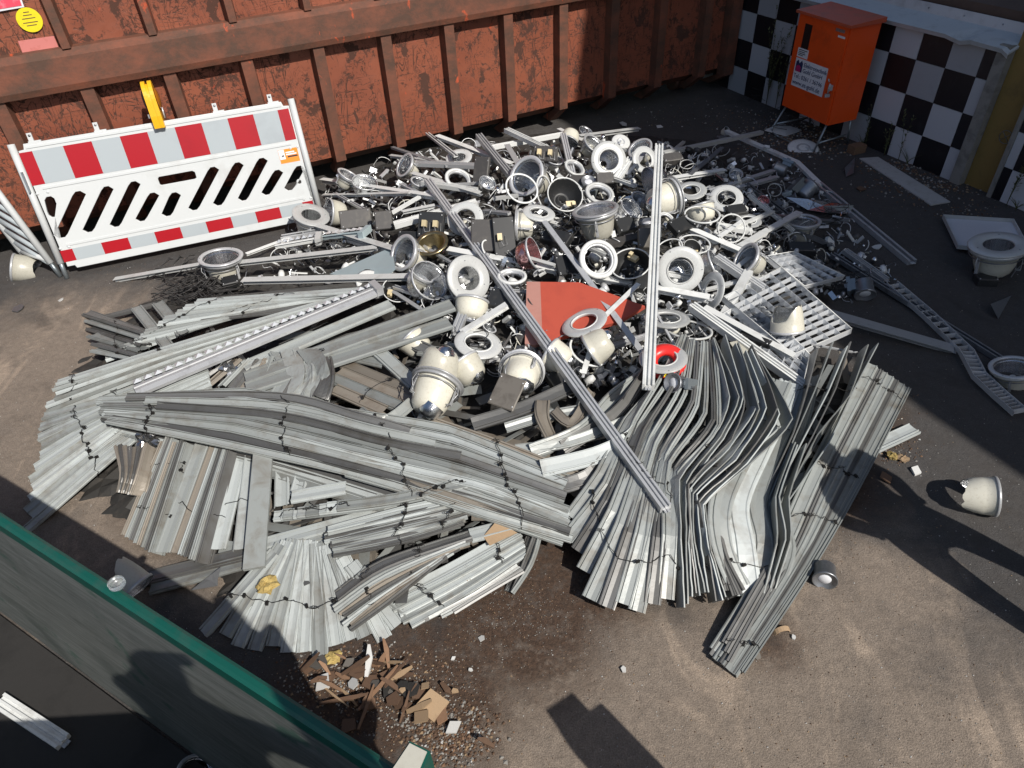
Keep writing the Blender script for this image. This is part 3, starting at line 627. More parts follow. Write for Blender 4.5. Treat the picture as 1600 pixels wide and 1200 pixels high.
# ------------------------------------------------------------------ slats
SW = .084
def prof(w, k):
    t = .0016
    if k == 2: top = [(-.5,-.004),(-.49,.001),(-.2,.003),(.2,.003),(.49,.001),(.5,-.004)]; top = [(a*w, b) for a, b in top]; return top + [(a*.99, b-t) for a, b in reversed(top)]
    if k == 0: top = [(-.5,-.016),(-.5,-.002),(-.44,.002),(-.36,.002),(-.34,-.008),(-.28,-.008),(-.25,-.001),(.02,-.004),(.30,-.001),(.34,.003),(.40,.003),(.43,-.006),(.5,-.008),(.5,-.018)]
    else: top = [(-.5,-.014),(-.5,.001),(-.46,.001),(-.44,-.004),(-.1,-.007),(.22,-.005),(.25,.002),(.31,.002),(.33,-.007),(.40,-.007),(.42,-.001),(.48,-.001),(.5,-.016)]
    top = [(a*w, b) for a, b in top]; bot = [(a*.985, b-t) for a, b in reversed(top)]
    return top + bot
def slat_mesh(pts, w=SW, rolls=(0,), kind=0, crump=0.0, bow=0.0, kink=False):
    """pts world control points; smooth path; rolls in degrees along it"""
    n = len(pts); segs = []
    if n == 2:
        ts = 6 if (crump or bow) else 2
        segs = [(pts[0].lerp(pts[1], i/(ts)), i/ts) for i in range(ts+1)]
    else:
        for i in range(n-1):
            p0 = pts[max(i-1,0)]; p1 = pts[i]; p2 = pts[i+1]; p3 = pts[min(i+2,n-1)]
            for q in range(5):
                t = q/5
                sm_ = (.5*((2*p1)+(p2-p0)*t+(2*p0-5*p1+4*p2-p3)*t*t+(3*p1-p0-3*p2+p3)*t**3))
                if kink: sm_ = sm_.lerp(p1.lerp(p2, t), .6)
                segs.append((sm_, (i+t)/(n-1)))
        segs.append((pts[-1], 1.0))
    L = len(segs); pr = prof(w, kind); rings = []
    for i, (p, s) in enumerate(segs):
        t = (segs[min(i+1,L-1)][0]-segs[max(i-1,0)][0]).normalized()
        a = t.cross(Vector((0,0,1))).normalized(); u = a.cross(t)
        x = s*(len(rolls)-1); k = min(int(x), max(len(rolls)-2, 0)); r = rolls[k] if len(rolls) == 1 else rolls[k]*(1-(x-k))+rolls[k+1]*(x-k)
        r = rad(r); a2 = a*math.cos(r)+u*math.sin(r); u2 = -a*math.sin(r)+u*math.cos(r)
        off = u2*bow*math.sin(PI*s) + (u2*random.uniform(-crump, crump) if 0 < i < L-1 else Vector())
        rings.append([p + off + a2*x_ + u2*y_ for x_, y_ in pr])
    mb = MB(); mb.loft(rings); return mb, segs
def lerp2(A, B, f): return tuple(a*(1-f)+b*f for a, b in zip(A, B))
CLIPS = M['black']
def bundle(label, A, B, n, rolls=(0,), w=SW, mats=('slat',), wires=(.25,), step=0.0, jit=2.0, rj=6, layer=.004, crump=0.0, rows=None, bow=0.0, group='bundles of ceiling slats', clip=True, kind=None, cat='slat bundle', kink=False, uneven=0):
    """slats spread between pixel-traced edge paths A and B, lying on the heap; wires tie them across"""
    paths = rows if rows else [[lerp2(a, b, i/max(n-1,1)) for a, b in zip(A, B)] for i in range(n)]
    c0 = S(*paths[len(paths)//2][0]); root = empty('slat_bundle', (c0.x, c0.y, 0), label, cat, group)
    allseg = []
    for i, pth in enumerate(paths):
        d = Vector((pth[-1][0]-pth[0][0], pth[-1][1]-pth[0][1])).normalized()*step*i
        pts = []
        for q, (x, y, z) in enumerate(pth):
            jx = random.uniform(-jit, jit) if jit else 0
            ex = 0
            if step: x, y = (x+d.x, y+d.y) if q == 0 else (x, y)
            if uneven and q: x += random.uniform(-uneven, uneven); y += random.uniform(-uneven, uneven); z += random.uniform(0, .02)
            pts.append(S(x+jx*.5, y+jx*.5, z+layer*i))
        d3 = (pts[0]-pts[1]).normalized(); pts[0] = pts[0] + d3*random.uniform(-.03,.03)
        mb, sg = slat_mesh(pts, w*random.uniform(.97,1.03), [r+random.uniform(-rj, rj) for r in rolls], random.random() < .4 if kind is None else kind, crump, bow, kink)
        mb.build('slat', M[mats[i % len(mats)]], root); allseg.append(sg)
    for f in wires:
        mb = MB(); wp = []
        for i, sg in enumerate(allseg):
            x = f*(len(sg)-1); k = min(int(x), len(sg)-2); p = sg[k][0].lerp(sg[k+1][0], x-k); wp.append(p+Vector((random.uniform(-.02,.02), random.uniform(-.02,.02), .012)))
        if len(wp) < 2: continue
        e = (wp[-1]-wp[0]).normalized(); wp = [wp[0]-e*.05-Vector((0,0,.03))] + wp + [wp[-1]+e*.05-Vector((0,0,.03))]
        fine = []
        for a, b in zip(wp, wp[1:]):
            for t in (0, .35, .7): fine.append(a.lerp(b, t)+Vector((random.uniform(-.009,.009), random.uniform(-.009,.009), random.uniform(-.001,.008))))
        mb.tube(fine, .0022, 4)
        if clip:
            for p in wp[1:-1]:
                if random.random() < .5: mb.box(p, (.012,.02,.012), Matrix.Rotation(random.uniform(0,3), 3, 'Z'))
                if random.random() < .3:
                    mb.tube([p+Vector((.018*math.cos(a), .018*math.sin(a)*.6, .004+.003*a)) for a in (0,1,2,3,4,5,6)], .0018, 4)
        mb.build('tie_wire', M['wire'], root)
    return root
D = .03
# left stack with stepped white ends
bundle('fan of pale slats with stepped square ends at the far left, upper half', [(163,560,D),(420,470,.06)], [(300,470,D+.03),(600,450,.08)], 11, (9,6), mats=('slatw','slatw','slat'), wires=(.12,.5), rj=3, w=.066, layer=.006, kind=0)
bundle('long pale slats running from the left border up to the lamp heap', [(68,648,.02),(330,545,.06),(560,470,.08)], [(92,595,.05),(300,530,.10),(540,462,.11)], 7, (10,8,5), mats=('slatw','slat'), wires=(.1,.4), rj=4, w=.06, layer=.008)
bundle('white slats fanned out at the far left below the crossing bundle', [(40,828,.015),(225,668,.05),(330,610,.07)], [(66,650,.04),(165,622,.07),(320,560,.08)], 12, (-10,-9,-6), mats=('slatw','slatw','slat'), wires=(.3,.55), w=.058, rj=4, layer=.004)
bundle('two broad flat grey slats under the mirror louvre, ends by the chrome lamp', [(380,590,.10),(706,474,.10)], [(385,606,.10),(702,502,.10)], 2, (0,0), mats=('slat',), wires=(.35,), rj=2, kind=0, w=.135)
bundle('dark grey channel slats lying level left of the open lamps', [(330,470,.09),(600,440,.10)], [(310,496,.07),(560,470,.08)], 3, (0,), mats=('slatg','slatb','slatg'), wires=(.3,), rj=3)
bundle('small grey slats in a dark sheaf on the sand at the far left', [(136,488,.02),(235,520,.05)], [(150,545,.02),(215,560,.05)], 6, (20,30), mats=('slatg','slat'), wires=(.5,), rj=14)
bundle('pale slat pair poking out beside the cable tangle', [(213,480,.04),(262,540,.06)], [(245,472,.04),(285,520,.06)], 2, (0,), mats=('slat',), wires=(), rj=3)
# long bundle crossing the middle
bundle('long bent slats crossing the middle from left tip to the brown rubble', [(150,622,.13),(380,612,.17),(520,640,.17),(700,672,.15),(880,742,.10)], [(165,655,.09),(360,690,.11),(560,742,.11),(760,800,.10),(893,838,.07)], 10, (-8,-14,-20,-16,-8), mats=('slat','slatw','slat','slatg','slat'), wires=(.1,.36,.6,.85), rj=9, layer=.004, crump=.0015, jit=4, w=.046, kink=True, uneven=3)
bundle('stepped slat ends beside the centre of the crossing bundle', [(560,700,.14),(760,765,.13),(890,815,.09)], [(540,735,.12),(700,780,.11),(880,845,.06)], 7, (-12,-14,-10), mats=('slat','slatw','slatb'), wires=(.4,), rj=4, layer=.003, w=.056, uneven=3)
bundle('brownish slats running down under the large double lamp', [(660,655,.10),(760,690,.11),(900,745,.09)], [(625,690,.08),(700,720,.09),(850,775,.09)], 5, (-12,-14,-10), mats=('slatb','slat','slatg'), wires=(.55,.8), rj=3, kind=0)
bundle('short brown-grey slats with cut ends left of the double lamp', [(533,566,.08),(665,620,.09)], [(518,604,.08),(600,640,.09)], 4, (0,), mats=('slatb','slatb','slat'), wires=(.55,), rj=4)
bundle('curled light slats bending down in the left centre', [(432,548,.10),(450,580,.11),(425,625,.09)], [(505,552,.12),(510,590,.13),(502,622,.10)], 5, (10,-25,30), mats=('slat','slatg','slat'), wires=(), rj=25, w=.10)
bundle('thin grey slats fanning down left of the curled ones', [(300,600,.05),(360,560,.08)], [(400,612,.05),(420,560,.08)], 6, (30,20), mats=('slatg','slatb','slat'), wires=(), rj=25)
bundle('two pale slats slanting to the lamps above the double lamp', [(512,545,.10),(602,566,.10)], [(580,538,.12),(648,600,.10)], 2, (0,), mats=('slat',), wires=(), rj=4, w=.095)
# vertical bundle lower left
bundle('narrow edge-on slats at the left of the upright bundle', [(262,692,.07),(202,838,.02)], [(300,690,.08),(245,865,.02)], 8, (55,40), mats=('slatb','slat','slatg','slat'), wires=(.25,.7), rj=8, layer=.001)
bundle('wide grey and beige slats in the middle of the upright bundle', [(316,690,.09),(252,862,.04)], [(340,692,.09),(278,864,.04)], 2, (0,), mats=('slat','slatb'), wires=(.6,), rj=2, w=.09, kind=0)
bundle('close-packed slats right of the beige one in the upright bundle', [(350,695,.07),(290,868,.03)], [(368,700,.07),(318,880,.03)], 6, (50,40), mats=('slatw','slat','slatg'), wires=(.65,), rj=8)
bundle('two whitish slats at the right of the upright bundle', [(378,700,.07),(340,858,.03)], [(394,702,.07),(376,858,.03)], 2, (0,), mats=('slatw',), wires=(.55,), rj=2, kind=0)
bundle('pale slat trailing low beneath the upright bundle', [(215,905,.012),(390,862,.03)], [(230,918,.012),(400,872,.03)], 2, (0,), mats=('slatg','slat'), wires=(), rj=2)
bundle('curved slats stacked beside the crumpled foil', [(190,700,.03),(200,740,.06),(195,770,.02)], [(235,700,.05),(225,745,.07),(215,775,.03)], 7, (60,), mats=('slatb','slatg'), wires=(), rj=6)
tag(bar_obj('plank', S(413,700,.13), S(398,890,.05), .105, .02, M['slat'], 'flat grey board standing upright between the two fans', 'board'), None)
bundle('short white slat ends in the dark gap right of the upright board', [(440,715,.06),(440,790,.03)], [(480,712,.07),(462,775,.03)], 2, (0,), mats=('slatw',), wires=(), rj=5)
# lower stepped bundle
bundle('white slats with a row of stepped ends below the crossing bundle', [(422,806,.05),(560,790,.06),(690,765,.08)], [(480,798,.08),(620,778,.09),(740,752,.10)], 9, (-9,-9,-6), mats=('slatw','slatw','slat'), wires=(.1,), rj=3, w=.06, step=5, layer=.006, kind=0)
bundle('lower pale slats sweeping from the board toward the brown rubble', [(405,850,.03),(500,825,.04),(620,792,.05)], [(415,868,.02),(510,842,.03),(640,805,.04)], 3, (0,0,0), mats=('slatw','slat'), wires=(), rj=3)
# bottom fan
bot = [(318,985),(345,1000),(372,1005),(398,1010),(424,1014),(449,1016),(474,1016),(499,1016),(524,1010),(549,1006),(573,1002),(597,990),(620,976),(642,955)]
top_ = [(428,862),(438,850),(448,845),(457,842),(467,842),(476,844),(485,846),(494,848),(503,852),(513,856),(523,862),(535,870),(548,880),(562,892)]
bundle('big fan of whitish slats spread on the ground at the bottom left', None, None, 0, (7,5), mats=('slatw','slat','slatw'), wires=(.38,), rj=2, layer=.0015, jit=1, w=.074, rows=[[(b[0],b[1],.008),(t[0],t[1],.05)] for b, t in zip(bot, top_)], kind=0)
bundle('short slats with cut ends lying across the top of the ground fan', [(510,826,.08),(640,795,.11),(745,772,.10)], [(520,862,.06),(620,842,.08),(722,812,.08)], 9, (10,-14,10), mats=('slatw','slat','slatg'), wires=(.5,.8), rj=16, w=.05)
bundle('dark edge-on slats lying over the right side of the ground fan', [(525,932,.05),(600,880,.09),(735,835,.09)], [(540,978,.03),(600,932,.06),(690,862,.07)], 9, (25,15,20), mats=('slatg','slat','slatw','slatb'), wires=(.35,.7), rj=14, layer=.001)
bundle('broad pale slats above the brown rubble, lower centre', [(606,938,.03),(700,892,.06),(812,830,.06)], [(636,972,.015),(720,925,.04),(818,860,.05)], 5, (-8,-10,-8), mats=('slatw','slat'), wires=(.3,.8), rj=4, w=.066)
bundle('close-packed narrow slats along the edge of the brown rubble', [(660,962,.012),(730,925,.03),(800,878,.04)], [(706,952,.012),(760,920,.02),(812,888,.02)], 5, (40,), mats=('slatg','slat'), wires=(.6,), rj=8)
bundle('crumpled pale slats tucked in right of the brown rubble edge', [(735,835,.09),(800,820,.09)], [(745,800,.10),(860,800,.10)], 2, (0,), mats=('slatw','slatb'), wires=(), rj=10)
bundle('bent slat hanging down at the edge of the brown rubble', [(792,928,.01),(812,880,.05),(828,838,.07)], [(792,928,.01),(822,880,.05),(836,838,.07)], 2, (30,), mats=('slatg','slat'), wires=(), rj=8, w=.06)
# central big fan
bundle('large grey fan of slats spreading down in the centre right', None, None, 0, (-10,-12,24,74,80), mats=('slat','slat','slatg'), wires=(.16,.42), rj=4, layer=.001, jit=1,
    kink=True, uneven=2.5, rows=[[(b[0],b[1],.05+.05*(1-i/11)),(m1[0],m1[1],.12),(m2[0],m2[1],.15),(m3[0],m3[1],.19),(t[0],t[1],.17)] for i, (b, m1, m2, m3, t) in enumerate(zip(
        [(888,815),(890,838),(900,866),(909,898),(924,930),(948,945),(972,950),(996,951),(1019,951),(1040,946)],
        [(945,742),(950,760),(955,782),(962,802),(972,820),(988,832),(1003,838),(1020,840),(1034,840),(1046,838)],
        [(985,655),(992,664),(1000,674),(1008,684),(1016,694),(1024,704),(1031,712),(1038,720),(1045,728),(1052,735)],
        [(1030,588),(1040,594),(1048,602),(1056,610),(1064,620),(1074,630),(1084,640),(1094,650),(1105,660),(1115,668)],
        [(1062,528),(1066,530),(1070,532),(1074,535),(1080,538),(1086,540),(1092,540),(1098,540),(1104,540),(1110,540)]))], kind=0)
bundle('tall edge-on slats bent like ribs in the centre right', [(1062,940,.05),(1056,850,.10),(1058,750,.16),(1110,672,.20),(1135,620,.20),(1112,530,.18)], [(1125,930,.04),(1104,860,.08),(1095,790,.13),(1160,735,.19),(1222,660,.20),(1180,560,.18)], 10, (80,80,50,36,62,80), mats=('slatw','slat','slatw','slatg'), wires=(.12,.55), rj=9, layer=.001, jit=3, kind=2, w=.088, kink=True, uneven=6, crump=.002)
bundle('dark slats folded over just left of the broad curved pair', [(1128,935,.03),(1112,870,.06),(1100,800,.09)], [(1155,935,.03),(1128,880,.06),(1112,820,.09)], 4, (65,), mats=('slatg',), wires=(.2,), rj=8)
bundle('broad shiny slats bulging in an S-curve toward the front right', [(1158,922,.05),(1130,850,.12),(1128,780,.17),(1165,700,.18),(1200,640,.17),(1222,595,.15)], [(1196,930,.04),(1226,850,.10),(1208,780,.12),(1226,710,.12),(1248,650,.12),(1262,600,.12)], 4, (0,-10,-14,-5,0,0), mats=('slat','slatw','slat'), wires=(.12,.72), rj=5, layer=-.004, jit=1, w=.125, kind=0)
bundle('thin curved slats standing on edge behind the long grey beam', [(1190,780,.08),(1232,690,.14),(1262,620,.16),(1278,545,.14)], [(1222,800,.06),(1290,695,.12),(1330,620,.14),(1362,538,.12)], 6, (82,84,80,70), mats=('slatg','slat','slatw'), wires=(.7,), rj=10, layer=0, kind=2, kink=True, uneven=7)
bundle('long beam of stacked grey slats reaching the front right corner of the heap', [(1122,1020,.03),(1215,868,.07),(1275,735,.09),(1362,568,.10)], [(1146,1050,.02),(1262,878,.04),(1335,752,.05),(1414,602,.04)], 7, (-9,-9,-9,-9), mats=('slat','slatg','slat'), wires=(.08,.5,.68,.93), rj=3, layer=.002, jit=1)
bundle('narrow dark slats under the front end of the long grey beam', [(1118,1010,.02),(1190,890,.05)], [(1128,1035,.01),(1215,880,.03)], 3, (60,), mats=('slatg',), wires=(), rj=6)
# single slats
def one_slat(label, pts, rolls=(0,), mat='slat', w=SW, crump=0.0, kind=None):
    P = [S(*p) for p in pts]; mb, _ = slat_mesh(P, w, rolls, random.random() < .5 if kind is None else kind, crump)
    return tag(mb.build('slat', M[mat]), label, 'slat', 'loose ceiling slats')
one_slat('pale slat sticking out right from under the long grey beam', [(1210,772,.03),(1300,728,.03),(1430,668,.03)], mat='slatw')
one_slat('bent white slat lying level just left of the big grey fan', [(846,732,.14),(930,712,.15),(985,686,.15),(1003,660,.13)], (-32,-28,-40,-50), 'slatw', .095)
one_slat('grey slat running up right below the dark square plate', [(738,662,.12),(820,636,.14),(900,600,.14)], (-30,-20,-30), 'slatg')
one_slat('short pale slat with bent tip under the dark square plate', [(790,668,.12),(850,650,.12),(905,640,.12)], (-35,), 'slat', .06)
one_slat('broken brownish slat piece standing up left of the long diagonal rail', [(848,625,.16),(848,650,.15),(862,682,.10)], (0,20,30), 'slatb', .085)
one_slat('curved grey slat below the chrome lamp near the red board', [(830,705,.10),(910,672,.12),(960,620,.12),(1010,585,.12)], (-40,-50,-60,-50), 'slat')
one_slat('dark slat curving up to the red plastic ring', [(880,700,.09),(960,650,.11),(1000,600,.12),(1020,560,.13)], (-50,-60,-60,-50), 'slatg')
one_slat('wrinkled slat end left of the big fan top', [(850,765,.10),(920,745,.11),(960,700,.12)], (-15,-35,-50), 'slatg')
one_slat('narrow pale slat crossing toward the wide white slat', [(805,702,.09),(890,690,.11),(985,655,.11)], (-20,-30,-30), 'slat', .06)
one_slat('brown-stained slat leaning left of the white bent slat', [(865,640,.15),(895,660,.14),(925,610,.15)], (-30,-10,-40), 'slatb', .06)
one_slat('slat with torn edge at the centre of the crossing bundle', [(650,690,.12),(600,670,.14),(560,640,.12)], (20,30,10), 'slat', .07)
one_slat('pale slat sloping below the double lamp', [(530,668,.15),(600,660,.16),(645,628,.16)], (-30,-40,-40), 'slat', .07)
one_slat('dark slat end lying on sand beside the cable tangle', [(140,500,.02),(260,470,.02)], (0,), 'slatg', .05)
one_slat('flat white slat between the fan tops near the centre hole', [(455,775,.08),(540,760,.09)], (0,), 'slatw')
one_slat('white slat propped beneath the double lamp', [(628,665,.13),(700,700,.12)], (-25,), 'slat', .07)
one_slat('grey slat sticking out behind the mirror louvre end', [(610,520,.11),(700,560,.11)], (-20,), 'slatg')
one_slat('pale slat rising toward the frosted ring right of the chrome lamps', [(655,545,.10),(760,560,.10)], (0,), 'slat', .10)
bundle('bulging thin slats standing right of the broad shiny pair', [(1188,925,.03),(1214,850,.12),(1206,780,.15),(1232,700,.15)], [(1204,925,.03),(1236,850,.12),(1222,780,.15),(1250,700,.15)], 3, (70,84,80,70), mats=('slat','slatw','slat'), wires=(), rj=10, layer=0, kind=2, kink=True, uneven=5)
one_slat('broad pale slat running under the mirror-toothed fitting to its end', [(380,572,.09),(612,474,.10)], mat='slat', w=.12, kind=0)
one_slat('wide light slat curling down at the left of the curled group', [(452,545,.12),(462,590,.12),(440,632,.08)], (5,-20,15), 'slat', .12, kind=2)
one_slat('wide curled slat folding over the centre of the curled group', [(478,545,.13),(500,575,.15),(500,632,.08)], (15,-40,50), 'slat', .12, kind=2)
one_slat('pale flat slat left of the curled group', [(432,560,.08),(420,628,.07)], mat='slatw', w=.11, kind=2)
bundle('dark gapped slats splitting off upward from the crossing bundle', [(200,618,.17),(430,618,.20),(560,650,.20),(640,672,.17)], [(240,632,.16),(440,650,.18),(600,690,.17),(720,712,.15)], 3, (-20,-30,-40,-25), mats=('slatg','slat','slatg'), wires=(), rj=8, layer=.004, w=.05, kind=0)
bundle('shaded slats in the lower half of the crossing bundle', [(175,662,.07),(400,712,.08),(620,775,.07)], [(170,668,.05),(390,728,.05),(600,795,.05)], 3, (-25,-25,-25), mats=('slatg','slatw','slat'), wires=(), rj=6, layer=.002, w=.06, kind=0)
# ------------------------------------------------------------------ rails and channels
def rail(label, x1, y1, x2, y2, d1=.06, d2=.06, w=.036, h=.03, kind='channel', mat='white', mid=None, roll=0, plain=False):
    L = 0.0
    if w > .02: w *= 1.3; h *= 1.15
    for _ in range(12):                       # lift the rail until it rests on the heap, not in it
        a, b = S(x1, y1, d1+L), S(x2, y2, d2+L)
        pen = max(mound(*a.lerp(b, t/10).xy)+.01-a.lerp(b, t/10).z for t in range(1, 10))
        if pen <= 0 or L > .25: break
        L += pen*.7+.003
    pts = [a, b] if not mid else [a, S(mid[0], mid[1], mid[2]+L), b]
    root = None
    W, T = w/2, .0022
    if kind == 'channel': pr = [(-W,0),(W,0),(W,h),(W*.45,h),(W*.45,h-T*1.5),(W-T,h-T*1.5),(W-T,T*3),(-W+T,T*3),(-W+T,h-T*1.5),(-W*.45,h-T*1.5),(-W*.45,h),(-W,h)]
    elif kind == 'tee': pr = [(-W,h),(-W,h-T*1.6),(-T*1.4,h-T*1.6),(-T*1.4,h*.25),(-W*.3,h*.25),(-W*.3,0),(W*.3,0),(W*.3,h*.25),(T*1.4,h*.25),(T*1.4,h-T*1.6),(W,h-T*1.6),(W,h)]
    elif kind == 'twin': pr = [(-W,0),(W,0),(W,h),(W*.6,h),(W*.6,h*.7),(W*.15,h*.7),(W*.15,h*.95),(-W*.15,h*.95),(-W*.15,h*.7),(-W*.6,h*.7),(-W*.6,h),(-W,h)]
    else: pr = [(-W,0),(W,0),(W,h),(-W,h)]
    rings = []; ro = rad(roll); n = len(pts)
    for i, p in enumerate(pts):
        t = (pts[min(i+1,n-1)]-pts[max(i-1,0)]).normalized(); s_ = t.cross(Vector((0,0,1))).normalized(); u = s_.cross(t)
        s2 = s_*math.cos(ro)+u*math.sin(ro); u2 = -s_*math.sin(ro)+u*math.cos(ro)
        rings.append([p+s2*q+u2*(r-h/2) for q, r in pr])
    mb = MB(); mb.loft(rings)
    if plain: return tag(mb.build('rail', M[mat]), label, 'rail', 'loose metal rails')
    root = empty('rail', (pts[0].x, pts[0].y, 0), label, 'rail', 'loose metal rails')
    mb.build('profile', M[mat], root)
    e = (pts[-1]-pts[-2]).normalized()        # torn connector tongue at one end
    s_ = e.cross(Vector((0,0,1))).normalized(); p = pts[-1]
    mb = MB(); mb.box(p+e*.008, (1,1,1), Matrix((s_*w*.5, e*.03, s_.cross(e)*.003)).transposed()); mb.tube([p+e*.0, p+e*.03+Vector((0,0,.008))], .0025, 5); mb.build('end_connector', M['alu'], root)
    return root
R = rail
R('longest bright rail lying diagonally from the container side down onto the big grey fan', 668,282,1040,795,.16,.16,.046,.04,'twin','alu')
R('upright-looking bright rail crossing the heap right of centre', 1030,228,1013,605,.34,.36,.050,.04,'twin','white')
R('long thin rail slanting down over the red board', 850,348,1012,565,.16,.18,.032,.03,'tee','alu')
R('long white channel running right from the brass lamp under the upright rail', 700,392,1108,468,.06,.10,.048,.04,'tee','white')
R('white rail running from the small lamp by the barrier to the chrome lamp', 455,342,618,392,.10,.10,.050,.035,'tee','white')
R('long rail starting right of the barrier foot toward the ringed lamp', 503,282,690,310,.10,.10,.044,.035,'tee','white')
R('thin pale rail on the ground below the barrier', 180,438,330,412,.01,.05,.040,.03,'tee','white')
R('white rail behind the bracketed cream lamp', 375,412,590,388,.10,.08,.044,.03,'tee','white')
R('long white rail above the dark level slats', 380,440,645,434,.12,.10,.050,.035,'tee','white')
R('rail reaching from the container foot down right behind the gear boxes', 683,214,800,258,.12,.08,.044,.035,'tee','white')
R('bright rail tipped toward the large ring lamp', 748,212,805,283,.20,.08,.046,.04,'twin','alu')
R('rail pointing down from the container to the socket plate', 791,203,862,236,.14,.08,.044,.035,'twin','white')
R('white rail lying level behind the ring lamp', 760,232,880,210,.05,.05,.040,.03,'twin','white')
R('short upright rail beside the small cream lamp', 880,210,895,275,.16,.06,.040,.035,'twin','alu')
R('short grey rail beside the leaning ring lamp', 792,228,812,262,.10,.06,.040,.03,'tee','alu')
R('grey rail at the back edge near the white cup', 873,203,912,222,.03,.06,.036,.03,'tee','white')
R('white rail at the back edge pointing right over dark asphalt', 905,214,998,202,.05,.02,.040,.03,'tee','white')
R('pale rail at the back left resting on the bracket lamp', 610,244,702,256,.06,.08,.030,.025,'tee','white')
R('twin-groove rail lying level in the back left', 640,255,762,260,.10,.10,.048,.03,'twin','alu')
R('double white channel sloping up in the left of the lamps', 616,352,745,316,.10,.10,.060,.03,'twin','white')
R('narrow white rail left of the double channel', 630,332,680,322,.08,.08,.030,.025,'tee','white')
R('white rail behind the diagonal rail, sloping down right', 644,272,750,304,.09,.09,.040,.03,'tee','white')
R('second white rail behind the diagonal rail', 660,285,745,298,.10,.09,.040,.03,'twin','white')
R('rail from the tiny ring lamp to the gear box', 505,306,640,303,.03,.05,.030,.025,'tee','white')
R('pale rail running right from the upright rail toward the dark yard', 1035,240,1190,207,.08,.03,.036,.03,'flat','white')
R('thin rail sticking up in the shaded back right', 1078,275,1128,232,.08,.06,.030,.025,'tee','steel')
R('white rail in half shade right of the upright rail', 1036,282,1132,267,.10,.06,.042,.03,'tee','white')
R('upper of the crossed rails in the shaded right', 1110,300,1208,268,.08,.06,.040,.03,'tee','alu')
R('lower of the crossed rails in the shaded right', 1105,308,1214,278,.04,.04,.040,.03,'tee','alu')
R('white rail leaning up toward the ring in the right centre', 1155,388,1248,334,.08,.14,.044,.035,'tee','white')
R('white rail stub leaning against the tilted glass disc', 1125,505,1170,425,.08,.14,.046,.035,'flat','white')
R('pale rail crossing behind the wire rings', 1075,358,1160,395,.08,.08,.044,.035,'tee','white')
R('dark grooved rail ending at the mirror grid', 1118,402,1192,452,.12,.14,.048,.04,'twin','alu')
R('long paired rail sloping over the two mirror grids', 1080,478,1262,608,.12,.10,.046,.04,'twin','white')
R('second rail running beside the paired rail over the grids', 1100,482,1240,558,.14,.12,.040,.03,'tee','white')
R('thin tube leaning on the red plastic ring', 1024,486,1082,592,.16,.12,.014,.014,'flat','alu')
R('bent thin rail from the rail crossing to the chrome lamp', 998,445,912,585,.17,.10,.026,.022,'tee','white', (935,505,.15))
R('white rail in the dark centre pointing to the frosted ring', 793,478,722,522,.14,.10,.042,.035,'tee','white')
R('short grooved rail below the flat ring lamp', 728,480,712,520,.08,.06,.050,.03,'twin','alu')
R('long grey rail lying across the dark yard from the spotlight', 1278,288,1425,410,.02,.02,.056,.035,'channel','alu')
R('white strip rail bent near the grey spotlights', 1134,205,1282,290,.02,.02,.044,.025,'flat','white', (1245,254,.02))
R('dark twin rail right of the grey annulus', 1165,288,1240,345,.03,.03,.040,.03,'channel','steel')
R('pale rail lying level under the lamp in the shade', 1212,338,1310,348,.05,.02,.034,.025,'tee','steel')
R('big grey channel running right below the mirror grids', 1272,486,1488,548,.03,.012,.070,.04,'tee','slat' if 0 else 'alu')
R('long rail beside the ladder louvre reaching the open lamp', 1300,398,1570,566,.04,.02,.036,.03,'channel','steel')
R('thin rail in the clutter above the ladder louvre', 1320,392,1385,438,.05,.02,.040,.03,'twin','alu')
R('white rail in the heap right behind the diagonal rail', 810,330,870,352,.08,.08,.034,.03,'tee','white')
R('grey rail lying level below the big cream lamp', 950,382,1000,370,.05,.05,.060,.03,'flat','gear')
R('white rail pair leaning behind the frosted ring at the back', 962,282,986,248,.06,.12,.050,.03,'twin','white')
R('slim rail leaning behind the upright rail', 980,275,1008,240,.06,.12,.026,.03,'tee','alu')
R('three-groove rail fragment lower right of the wire rings', 1120,352,1175,362,.04,.04,.04,.03,'twin','white')
R('short white rail fragment beside the thin wire ring', 1130,368,1176,376,.04,.04,.03,.02,'tee','white')
R('rail fragment above the red foil strip', 1222,350,1300,384,.04,.03,.03,.025,'channel','steel')
R('short rail behind the cream cup on the grids', 1090,440,1130,520,.05,.05,.03,.03,'tee','alu')
R('grey channel piece under the left lamps', 440,372,500,362,.03,.03,.05,.03,'channel','alu')
R('white rail left of the cable tangle', 385,398,455,372,.02,.02,.03,.02,'tee','white')
R('thin bent rod above the long grey beam', 1268,538,1332,550,.12,.12,.012,.01,'flat','alu')
GX = random.Random(21)
for i in range(46):
    x, y = GX.uniform(520,1240), GX.uniform(225,560)
    if y > 480 and (x < 700 or x > 1080): continue
    if y < 260 and x < 650: continue
    a_ = GX.choice((-1,1))*GX.uniform(.05,.9); Lp = GX.uniform(35,110)
    rail('thin pale rail piece half buried in the lamp heap', x-Lp*math.cos(a_)/2, y-Lp*.7*math.sin(a_)/2, x+Lp*math.cos(a_)/2, y+Lp*.7*math.sin(a_)/2, GX.uniform(.02,.10), GX.uniform(.02,.12), GX.uniform(.018,.030), .02, GX.choice(('tee','twin','channel')), GX.choice(('white','white','alu')), plain=True)
st_ = rail('white square profile with torn end lying inside the green skip', 0,1095,100,1160,.03,.03,.05,.03,'twin','white')
